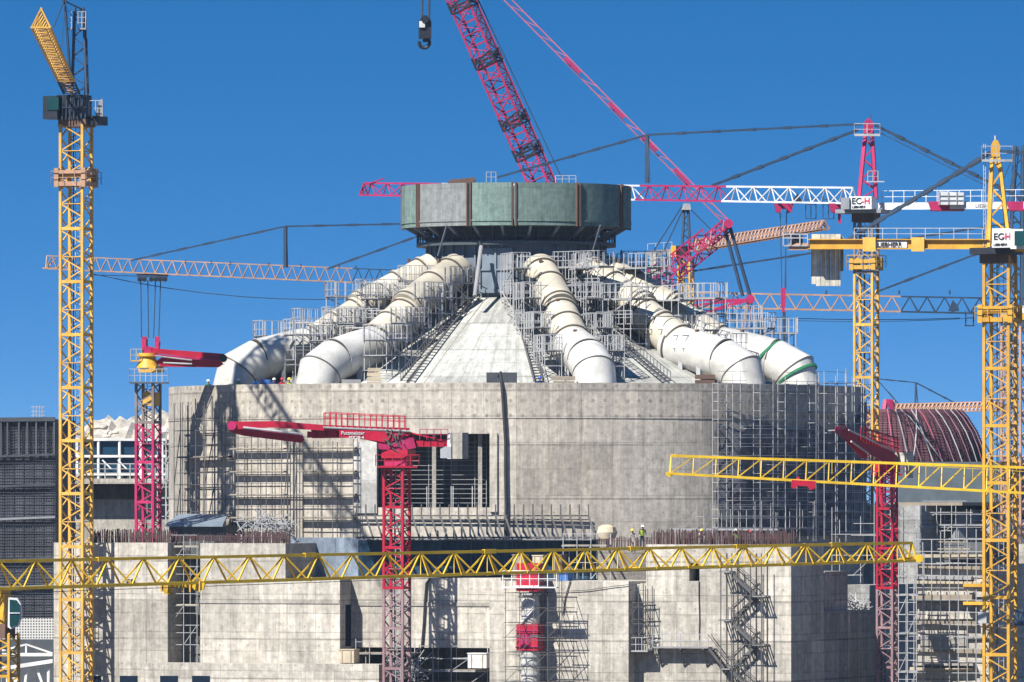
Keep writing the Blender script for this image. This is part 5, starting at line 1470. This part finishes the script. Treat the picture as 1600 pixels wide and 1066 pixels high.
# ---------------------------------------------------------------- near flat jib crossing the bottom
def near_crane():
    Yl, Yr = 512, 566
    c = P(4, 1000, Yl); c.z = 0
    root = thing('tower_crane', 'bright yellow crane in front, its long jib crossing the whole picture low down', 'tower crane', c, 'tower cranes')
    mast(root, c.x, c.y, 0, ZY(990, Yl), 1.5, 3.2, M['yellow'], .16, .09)
    pbox(root, 'slewing_ring', -12, 15, 975, 998, Yl-.8, 1.6, M['brown'])
    pbox(root, 'turntable', -10, 11, 918, 975, Yl-.5, 1.0, M['yellow'])
    cb = MB(); pts = [(13, 934), (27, 935), (32, 943), (33, 965), (28, 979), (17, 983), (12, 980)]
    cab = MB().slab(pts, Yl-1.2, 1.3).build('cab', M['white2'], root)
    MB().slab([(15, 937), (26, 938), (30.5, 944), (31, 964), (27, 977), (17, 980), (15, 978)], Yl-1.93, .12).build('cab_window', M['teal'], cab)
    MB().bar(P(15, 958, Yl-2.02), P(31, 958, Yl-2.02), .06).build('window_bar', M['white2'], cab)
    a, b = P(-30, 921, Yl-2), P(1425, 876, Yr)
    jib(root, a, b, 1.15, 1.7, 1.2, 28, .18, .095, M['goldjib'], True, 4, wtip=.9, mid=False)
    d = (b-a)
    for t in [k/28+1/56 for k in range(12, 28)]:
        q = a+d*t; MB().bar(q+Vector((0, -.5, 0)), q+EZ*(1.7-.5*t), .05).bar(q+Vector((.5, -.5, 0)), q+EZ*(1.7-.5*t), .05).build('jib_hanger', M['goldjib'], root)
    q = b; MB().bar(P(1405, 876, Yr-.1), P(1441, 872, Yr+.5), .3).tube(P(1436, 873, Yr-.5), P(1436, 873, Yr+1), .28, 12).build('jib_nose', M['goldjib'], root)
    rope(root, a+Vector((0, 0, -.3)), b+Vector((0, 0, -.05)), .02)
    y = a.lerp(b, .216).y
    mb = MB().slab([(249, 914), (320, 911), (318, 922), (306, 924), (300, 918), (270, 919), (266, 929), (257, 928)], y, 1.5); mb.build('trolley', M['goldjib'], root)
    for x in (252, 262, 285, 297, 312): MB().bar(P(x, 925, y-.8), P(x, 908, y-.8), .1).build('trolley_strut', M['amber'], root)
    MB().slab([(262, 926), (272, 926), (272, 931), (262, 931)], y, .7).build('trolley_box', M['timber'], root)
    for t in (.12, .33, .52, .68, .80, .91):
        q = a+d*t; MB().bar(q-Vector((0, .6, 0)), q+Vector((0, .6, 0)), .3, .26).build('jib_joint', M['goldjib'], root); MB().bar(q+EZ*(1.7-.5*t)-d.normalized()*.5, q+EZ*(1.7-.5*t)+d.normalized()*.5, .28).build('jib_joint', M['goldjib'], root)
    pbox(root, 'winch', 195, 208, 905, 913, a.lerp(b, .155).y, .7, M['shed'])
    # yellow hook load near the right annex corner
    yy = a.lerp(b, .88).y
    MB().slab([(1250, 860), (1252, 850), (1258, 849), (1261, 862), (1258, 866)], yy, .5).build('hook_block', M['goldjib'], root)
near_crane()
# ---------------------------------------------------------------- jib entering from the right
def right_jib():
    Y = 632; c = P(1752, 1000, Y); c.z = 0
    root = thing('tower_crane', 'yellow crane whose sloping jib with a red trolley crosses the shaded flank', 'tower crane', c, 'tower cranes')
    mast(root, c.x, c.y, 0, ZY(770, Y), 1.9, 4.2, M['yellow'], .22, .1)
    a, b = P(1752, 779, Y), P(1047, 740, Y)
    jib(root, a, b, 1.2, 2.1, 1.35, 20, .19, .085, M['goldjib'], True, 3, wtip=1.0, style='N')
    MB().bar(P(1040, 740, Y), P(1060, 741, Y), .2).bar(P(1046, 739, Y), P(1049, 711, Y), .1).bar(P(1048, 711, Y), P(1070, 712, Y), .12).tube(P(1046, 741, Y-.5), P(1046, 741, Y+.5), .22, 12).build('jib_nose', M['goldjib'], root)
    MB().slab([(1237, 750), (1274, 752), (1274, 763), (1266, 766), (1262, 760), (1246, 759), (1243, 764), (1237, 762)], Y, 1.5).build('trolley', M['red'], root)
    MB().slab([(1240, 752), (1248, 745), (1252, 753)], Y, 1.2).build('trolley_arm', M['red'], root)
    mb = MB()
    rail(mb, [P(1300, 741, Y-.7), P(1740, 765, Y-.7)], 1.0, 3.5, .04, ())
    mb.build('jib_rail', M['goldjib'], root)
right_jib()
# ---------------------------------------------------------------- concrete placing booms
def placing_left():
    Y = 674; c = P(231.5, 1000, Y); c.z = 0
    root = thing('placing_boom', 'folded red concrete placing boom on a yellow turret beside the round wall', 'placing boom', c, 'red concrete placing booms')
    mast(root, c.x, c.y, 0, ZY(600, Y), 1.48, 3.1, M['magenta'], .2, .09, 4, mats=lambda f: M['magenta'] if f < .9 else M['gmast'])
    pbox(root, 'turret_collar', 222, 249, 572, 582, Y-.9, 1.8, M['yellow'])
    MB().lathe([(.95, ZY(575, Y)), (.75, ZY(566, Y)), (.62, ZY(558, Y)), (.85, ZY(557, Y)), (.85, ZY(552, Y)), (0, ZY(551.9, Y))], (P(231, 0, Y).x, Y, 0), 20).build('turret', M['yellow'], root, True)
    pbox(root, 'control_box', 226, 246, 613, 634, Y-.5, 1.0, M['amber'])
    mb = MB(); q = [P(202, 597, Y-1.2), P(262, 597, Y-1.2), P(262, 597, Y+1.2), P(202, 597, Y+1.2), P(202, 597, Y-1.2)]
    rail(mb, q, 1.05, .45, .05, (.5,)); mb.build('guard_rail', M['galv'], root)
    MB().slab([(202, 597), (262, 597), (262, 599), (202, 599)], Y, 2.4).build('platform', M['galvd'], root)
    mb = MB(); rail(mb, [P(204, 564, Y-.6), P(222, 564, Y-.6), P(222, 564, Y+.6)], .95, .4, .05, (.5,)); mb.build('upper_rail', M['timber'], root)
    MB().slab([(204, 563), (224, 563), (224, 565), (204, 565)], Y, 1.2).build('upper_platform', M['yellow'], root)
    MB().slab([(223, 561), (222, 546), (228, 541), (236, 543), (239, 562)], Y, 1.0).build('boom_base', M['magenta'], root)
    MB().slab([(224, 543), (232, 541), (246, 545), (350, 553), (352, 561), (345, 563), (240, 552), (226, 550)], Y-.05, .75).build('boom_arm', M['red'], root)
    MB().slab([(242, 565), (254, 558), (345, 564), (349, 569), (341, 574), (252, 573)], Y+.1, .7).build('boom_arm', M['red'], root)
    MB().slab([(238, 553), (345, 562), (345, 565), (240, 557)], Y-.5, .3).build('boom_arm', M['magenta'], root)
    MB().tube(P(242, 556, Y-.6), P(300, 563, Y-.6), .07, 8).build('hydraulic_ram', M['galv'], root); MB().tube(P(255, 567, Y-.6), P(300, 569, Y-.6), .07, 8).build('hydraulic_ram', M['galv'], root)
    MB().tube(P(349, 560, Y-.6), P(349, 560, Y+.6), .32, 12).build('pivot', M['black'], root)
    MB().bar(P(226, 548, Y), P(226, 530, Y), .4).build('lifting_lug', M['magenta'], root); MB().bar(P(246, 546, Y), P(247, 534, Y), .3).build('lifting_lug', M['magenta'], root)
placing_left()
def placing_centre():
    c = F(U(620, -2.6), -2.6, 0); Y = c.y
    root = thing('placing_boom', 'red concrete placing boom with white lettering, reaching across the round wall', 'placing boom', c, 'red concrete placing booms')
    mast(root, c.x, c.y, 0, ZY(732, Y), 1.56, 3.05, M['red'], .19, .085, 4, mats=lambda f: M['red'] if f > .56 else M['mauve'])
    mb = MB().bar(c+EU*.80-EV*.80, c+EU*.80-EV*.80+EZ*ZY(910, Y), .12); mb.build('supply_pipe', M['red'], root)
    pbox(root, 'turret_drum', 602, 643, 703, 716, Y-.9, 1.8, M['red'])
    MB().slab([(590, 728), (652, 728), (652, 731), (590, 731)], Y, 2.6).build('platform', M['red'], root)
    mb = MB(); q = [P(587, 728, Y-1.3), P(655, 728, Y-1.3), P(655, 728, Y+1.3), P(587, 728, Y+1.3), P(587, 728, Y-1.3)]
    rail(mb, q, .85, .7, .055, (.5,)); mb.build('guard_rail', M['red'], root)
    pbox(root, 'turret', 606, 640, 714, 731, Y-.7, 1.4, M['magenta'])
    MB().slab([(590, 690), (600, 684), (646, 684), (650, 700), (628, 704), (592, 702)], Y, 1.4).build('slewing_head', M['magenta'], root)
    MB().slab([(357, 664), (363, 659), (430, 658), (505, 664), (640, 669), (640, 679), (505, 673), (425, 668), (366, 671)], Y-.3, .8).build('boom_arm', M['red'], root)
    MB().slab([(486, 672), (492, 667), (600, 672), (645, 678), (652, 691), (640, 699), (600, 694), (575, 688), (548, 684), (488, 685)], Y+.55, .8).build('boom_arm', M['red'], root)
    plate = MB().slab([(530, 672), (600, 674), (640, 680), (606, 692), (580, 688), (548, 684.5), (530, 683)], Y-.76, .1).build('name_plate', M['red'], root)
    MB().slab([(358, 667), (366, 664), (400, 670), (474, 684), (476, 688), (470, 692), (445, 689), (380, 681), (362, 676)], Y+.2, .65).build('boom_arm', M['red'], root)
    MB().slab([(372, 668), (450, 675), (474, 681), (474, 684), (450, 680), (380, 673)], Y-.35, .4).build('boom_arm', M['magenta'], root)
    for x in (480, 496, 513): MB().slab([(x, 674), (x+13, 675), (x+13, 684), (x, 684)], Y-.0, .5).build('arm_bracket', M['red'], root)
    MB().tube(P(380, 668, Y-.75), P(470, 678, Y-.75), .09, 8).build('delivery_pipe', M['galv'], root)
    MB().tube(P(505, 668, Y-.78), P(640, 674, Y-.78), .09, 8).build('hydraulic_ram', M['galv'], root)
    MB().tube(P(362, 665, Y-.85), P(362, 665, Y+.6), .36, 14).build('pivot', M['magenta'], root)
    MB().slab([(650, 689), (705, 687), (706, 698), (650, 698)], Y+.1, .9).build('counter_arm', M['red'], root)
    for o in (-.4, .5): MB().bar(P(640, 676, Y+o), P(690, 688, Y+o), .11).build('stay', M['red'], root)
    pbox(root, 'counterweight', 711, 727, 676, 717, Y-.6, 1.4, M['conc2']); pbox(root, 'counterweight', 691, 708, 698, 716, Y-.4, .9, M['shed'])
    pbox(root, 'counterweight_slab', 703, 709, 676, 717, Y-.5, 1.2, M['white'])
    mb = MB(); rail(mb, [P(506, 665, Y-.9), P(634, 671, Y-.9)], .95, .45, .055, (.6,)); mb.build('arm_rail', M['red'], root)
    mb = MB(); rail(mb, [P(508, 664, Y+.9), P(632, 670, Y+.9)], 1.0, .45, .055, (.6,)); mb.build('arm_rail', M['red'], root)
    mb = MB(); rail(mb, [P(656, 687, Y-.7), P(700, 687, Y-.7)], .8, .6, .05, (.5,)); mb.build('arm_rail', M['magenta'], root)
    mb = MB(); rg = random.Random(9)
    for _ in range(26):
        a = P(rg.uniform(604, 636), rg.uniform(676, 700), Y-.95); mb.bar(a, a+Vector((rg.uniform(-.5, .5), 0, rg.uniform(-.5, .5))), .07)
    mb.build('valve_pipework', M['galvd'], root)
    tx = math.atan2(0, 1)
    text('Putzmeister', .40, P(533, 679.3, Y-.86), M['white2'], plate, 0, stretch=.95); text('MX28-4', .34, P(545, 686, Y-.86), M['white2'], plate, 0, stretch=1.05)
placing_centre()
def placing_right():
    Y = 657; c = P(1386, 1000, Y); c.z = 0
    root = thing('placing_boom', 'red concrete placing boom pointing towards the viewer, in front of the rebar dome', 'placing boom', c, 'red concrete placing booms')
    mast(root, c.x, c.y, 0, ZY(735, Y), 1.25, 3.0, M['red'], .17, .08, 4, mats=lambda f: M['red'] if f > .56 else M['mauve'])
    pbox(root, 'turret', 1371, 1402, 722, 738, Y-.8, 1.6, M['red'])
    MB().slab([(1364, 740), (1410, 740), (1410, 743), (1364, 743)], Y, 2.2).build('platform', M['red'], root)
    mb = MB(); rail(mb, [P(1362, 740, Y-1.1), P(1412, 740, Y-1.1), P(1412, 740, Y+1.1)], .8, .6, .05, (.5,)); mb.build('guard_rail', M['red'], root)
    def arm(pts, y0, y1, t=.8, name='boom_arm', m='red'):
        i = [P(x, y, Y+y0+(y1-y0)*(1402-x)/95) for x, y in pts]; MB().prism(i, (0, t, 0)).build(name, M[m], root)
    arm([(1402, 712), (1400, 722), (1380, 722), (1345, 700), (1304, 675), (1306, 667), (1320, 666), (1360, 690)], -.2, -8)
    arm([(1306, 671), (1318, 672), (1356, 712), (1352, 717), (1345, 716)], 0, -7, .7)
    arm([(1322, 672), (1370, 688), (1404, 708), (1404, 716), (1366, 706), (1330, 686)], .7, -6, .7, 'boom_arm', 'magenta')
    arm([(1318, 672), (1328, 671), (1366, 706), (1362, 712), (1350, 704)], .4, -6.5, .4, 'boom_arm', 'fadedred')
    arm([(1305, 670), (1315, 671), (1315, 678), (1306, 677)], -.5, -8.6, 1.2, 'pivot', 'magenta')
    arm([(1311, 664), (1322, 664), (1322, 671), (1311, 671)], -.5, -8.4, .8, 'pivot_lug', 'fadedred')
    MB().bar(P(1294, 673, Y-8), P(1308, 672, Y-8), .1).build('end_hose', M['galv'], root)
    rail(MB(), [P(1345, 690, Y-5), P(1402, 707, Y-.6)], 1.1, .45, .05, (.33, .66)).build('arm_rail', M['red'], root); rail(MB(), [P(1350, 690, Y-4), P(1404, 707, Y+.6)], 1.1, .45, .05, (.33, .66)).build('arm_rail', M['red'], root)
    MB().tube(P(1330, 690, Y-7.4), P(1356, 708, Y-4.5), .08, 8).build('hydraulic_ram', M['galv'], root); MB().tube(P(1326, 672, Y-7), P(1398, 706, Y-1), .07, 8).build('hydraulic_ram', M['galv'], root)
    pbox(root, 'counterweight', 1402, 1424, 707, 722, Y+.2, 1.4, M['ballast']); pbox(root, 'counterweight_arm', 1418, 1424, 722, 747, Y+.2, 1.2, M['conc2'])
placing_right()
def distant_crane():
    Y = 900
    c = P(1470, 1000, Y); c.z = 0
    root = thing('tower_crane', 'distant pale jib lying just above the rebar dome with a magenta head beside it', 'tower crane', c, 'tower cranes')
    mast(root, P(1386, 0, Y).x, Y, 0, ZY(645, Y), 1.2, 4.5, M['magenta'], .2, .1)
    apex(root, 1381, 1394, 1384, 1391, 645, 625, Y, 1.3, M['magenta'], .4, .12, 3)
    MB().slab([(1383, 632), (1384, 624), (1391, 624), (1392, 632)], Y, 1).build('head_sheave', M['magenta'], root)
    jib(root, P(1400, 646, Y), P(1565, 641, Y-30), 1.2, 1.0, .9, 26, .12, .11, M['rustor'], True, 7)
    MB().bar(P(1430, 640, Y), P(1431, 598, Y), .16).bar(P(1435, 640, Y), P(1431, 598, Y), .1).build('stay_post', M['navy'], root)
    tie(root, P(1370, 592, Y), P(1431, 598, Y), .1, joints=3); tie(root, P(1431, 598, Y), P(1500, 634, Y-18), .12, joints=3); tie(root, P(1372, 595, Y), P(1412, 640, Y), .1, joints=2)
    MB().bar(P(1397, 626, Y), P(1400, 642, Y), .25).build('strut', M['galv'], root)
distant_crane()
# ================================================================== PEOPLE
def person(label, foot, yaw, cloth, helmet, vest=None, pose='stand'):
    f = Vector(foot)
    root = thing('person', label, 'person', f, 'site workers')
    ey = Vector((sin(yaw), -cos(yaw), 0)); ex = Vector((cos(yaw), sin(yaw), 0))     # ey = facing
    def W(x, y, z): return ex*x+ey*y+EZ*z
    lean = .28 if pose == 'work' else .04
    V = [W(0, 0, .94), W(0, .02, 1.15), W(0, lean*.6, 1.38), W(0, lean*.9, 1.5), W(0, lean+.03, 1.62), W(0, lean+.05, 1.72)]
    Rr = [(.16, .12), (.15, .11), (.17, .12), (.06, .06), (.095, .105), (.08, .09)]
    E = [(0, 1), (1, 2), (2, 3), (3, 4), (4, 5)]
    def add(p, q, r): V.append(p); Rr.append(r); E.append((q, len(V)-1)); return len(V)-1
    for s_ in (-1, 1):
        h = add(W(.1*s_, 0, .88), 0, (.1, .1)); k = add(W(.12*s_, .03*s_, .48), h, (.065, .065)); a = add(W(.13*s_, -.02+.05*s_, .08), k, (.045, .045)); add(W(.14*s_, .16+.05*s_, .04), a, (.04, .035))
        sh = add(W(.2*s_, lean*.65, 1.4), 2, (.065, .065)); e = add(W(.27*s_, lean*.6+(.1 if pose == 'work' else .0), 1.14), sh, (.045, .045))
        hd = add(W(.2*s_ if pose == 'work' else .28*s_, lean+(.33 if pose == 'work' else .08), 1.0 if pose != 'work' else 1.05), e, (.034, .034)); add(W(.19*s_ if pose == 'work' else .28*s_, lean+(.41 if pose == 'work' else .1), .92 if pose != 'work' else 1.03), hd, (.028, .04))
    me = bpy.data.meshes.new('body'); me.from_pydata([tuple(v) for v in V], E, [])
    o = bpy.data.objects.new('body', me); COL.objects.link(o); o.parent = root
    m = o.modifiers.new('skin', 'SKIN'); m.use_smooth_shade = True
    for i, sv in enumerate(me.skin_vertices[0].data): sv.radius = Rr[i]; sv.use_root = (i == 0)
    o.modifiers.new('sub', 'SUBSURF').levels = 1; o.modifiers['sub'].render_levels = 1
    t = NT('worker '+label[:18]); hgt = t.n.new('ShaderNodeTexCoord'); sx = t.n.new('ShaderNodeSeparateXYZ'); t.l.new(hgt.outputs['Object'], sx.inputs[0])
    cc = t.mix(t.m('GREATER_THAN', sx.outputs[2], 1.5), cloth, (.36, .21, .15)); cc = t.mix(t.m('LESS_THAN', sx.outputs[2], .12), cc, (.02, .02, .02))
    me.materials.append(t.fin(cc, .9, 0, .1))
    hp = f+W(0, lean+.05, 1.70)
    MB().lathe([(.15, hp.z-.02), (.135, hp.z+.05), (.09, hp.z+.12), (.0, hp.z+.145)], hp, 16).build('helmet', helmet, root, True)
    mb = MB(); q = hp+ey*.11; mb.box((q.x, q.y, hp.z), .18, .14, .02, yaw).build('helmet_brim', helmet, root)
    if vest:
        c = f+W(0, lean*.4, 1.22); n = 14; mb = MB()
        for z, k in ((.98, .19), (1.2, .2), (1.42, .215)):
            for j in range(n):
                a = 2*pi*j/n; mb.v.append(f+ex*(cos(a)*k)+ey*(sin(a)*k*.74+lean*.62*max(0, (z-.95)/.45))+EZ*z)
        for r_ in range(2):
            for j in range(n): q2 = (j+1) % n; mb.f.append((r_*n+j, r_*n+q2, (r_+1)*n+q2, (r_+1)*n+j))
        mb.build('vest', vest, root, True)
hw = plain('white helmet', (.8, .8, .78), .4); hy = plain('yellow helmet', (.8, .6, .05), .4); hr = plain('red helmet', (.6, .03, .03), .4); hb = plain('blue helmet', (.04, .12, .5), .4)
def on_wall(px): a = ca(px, R-1.6); return cp(a, ZDECK, R-1.6)
person('worker in green with a white helmet alone on the roof edge at the left', on_wall(325), .3, (.05, .13, .08), hw)
person('worker in a yellow green vest in front of the bend of the outermost duct', on_wall(373), -.2, (.12, .13, .12), hw, M['hivis'])
person('worker in dark blue under the outermost duct', on_wall(409), .4, (.02, .03, .07), hb)
person('worker in navy with a pale helmet between the two left ducts', on_wall(428), .2, (.03, .05, .16), hw)
person('worker in red standing between the two left ducts', on_wall(441), -.1, (.45, .02, .03), hr)
person('worker with a yellow vest just left of the white elbow', on_wall(451), .5, (.1, .1, .1), hy, M['hivis'])
person('worker in bright blue at the foot of the front duct', on_wall(928), 0, (.03, .06, .4), hb)
person('worker in blue beside the foot of the ladder left of the front duct', on_wall(843), .3, (.02, .03, .12), hb)
def on_roof(px, py): p = F(U(px, 3.2), 3.2, 0); p.z = ZY(py, p.y)-1.75; return p
person('worker in a green vest bending over the starter bars left of the pale deck', on_roof(1003, 822), .2, (.05, .06, .08), hw, M['hivis'], 'work')
person('worker with a yellow helmet among the starter bars beside the bulk bag', on_roof(990, 828), -.3, (.3, .28, .25), hy, None, 'work')
person('worker in pale clothes bending at the middle of the starter bars', on_roof(1094, 828), .4, (.45, .42, .36), hy, None, 'work')
person('worker in a bright vest on the starter bars right of the slot window', on_roof(1152, 828), -.4, (.05, .06, .1), hw, M['hivis'], 'work')
person('worker in dark clothes at the right end of the starter bars', on_roof(1172, 830), .1, (.1, .1, .12), hr, None, 'work')
# floor for the roof workers
MB().fbox(U(985, 2.2), U(1232, 2.2), 2.25, 6, FZ(1120, 860, 3), ZY(822, F(U(1003, 3.2), 3.2).y)-1.78).build('roof_slab', M['conc_dark'], ra)
# blue pipe bundles by the left ducts
def drum(label, px, py, r, L, mat, name='barrel'):
    p = on_wall(px); mb = MB().tube(p, p+EZ*L, r, 20); o = mb.build(name, mat, None, True, loc=p); tag(o, label, 'barrel', 'barrels on the roof edge')
drum('blue barrel just left of the worker in dark blue', 402, 0, .4, 1.6, M['tarp'])
drum('blue barrel between the worker in dark blue and the one in navy', 418, 0, .42, 1.7, M['tarp'])

def haze_box():
    m = bpy.data.materials.new('site haze'); m.use_nodes = True; n = m.node_tree.nodes; n.remove(n['Principled BSDF'])
    v = n.new('ShaderNodeVolumePrincipled'); v.inputs['Color'].default_value = (.55, .74, .95, 1); v.inputs['Density'].default_value = HAZE; v.inputs['Anisotropy'].default_value = .0
    m.node_tree.links.new(v.outputs[0], n['Material Output'].inputs['Volume'])
    MB().box((0, 7900, 33.5), 19000, 17400, 69).build('haze', m, kind='stuff')
HAZE = .00004

def deck_stack(label, px, w_, h, mat, lay=4, cat='timber'):
    p = on_wall(px); root = thing('timber_stack', label, cat, p, 'stacked materials on the roof edge'); rg = random.Random(px)
    for k in range(lay):
        z = p.z+h*k/lay
        MB().box((p.x+rg.uniform(-.05, .05), p.y, z+h/lay*.42), w_*rg.uniform(.9, 1.05), 1.0, h/lay*.8, rg.uniform(-.08, .08)).build('timber_layer', M[mat], root)
deck_stack('beige stack of boards beside the foot of the bare concrete strip', 584, 1.1, 2.6, 'timber', 7)
deck_stack('low dark stack of boards at the foot of the front duct', 880, 1.8, 1.9, 'plank', 5)
deck_stack('rusty brown stack left of the bend of the rusty topped duct', 1101, 1.7, 2.1, 'brown', 5)
deck_stack('grey stack of boards between the white elbow and the beige stack', 548, 1.6, 1.7, 'plankg', 4)
haze_box()
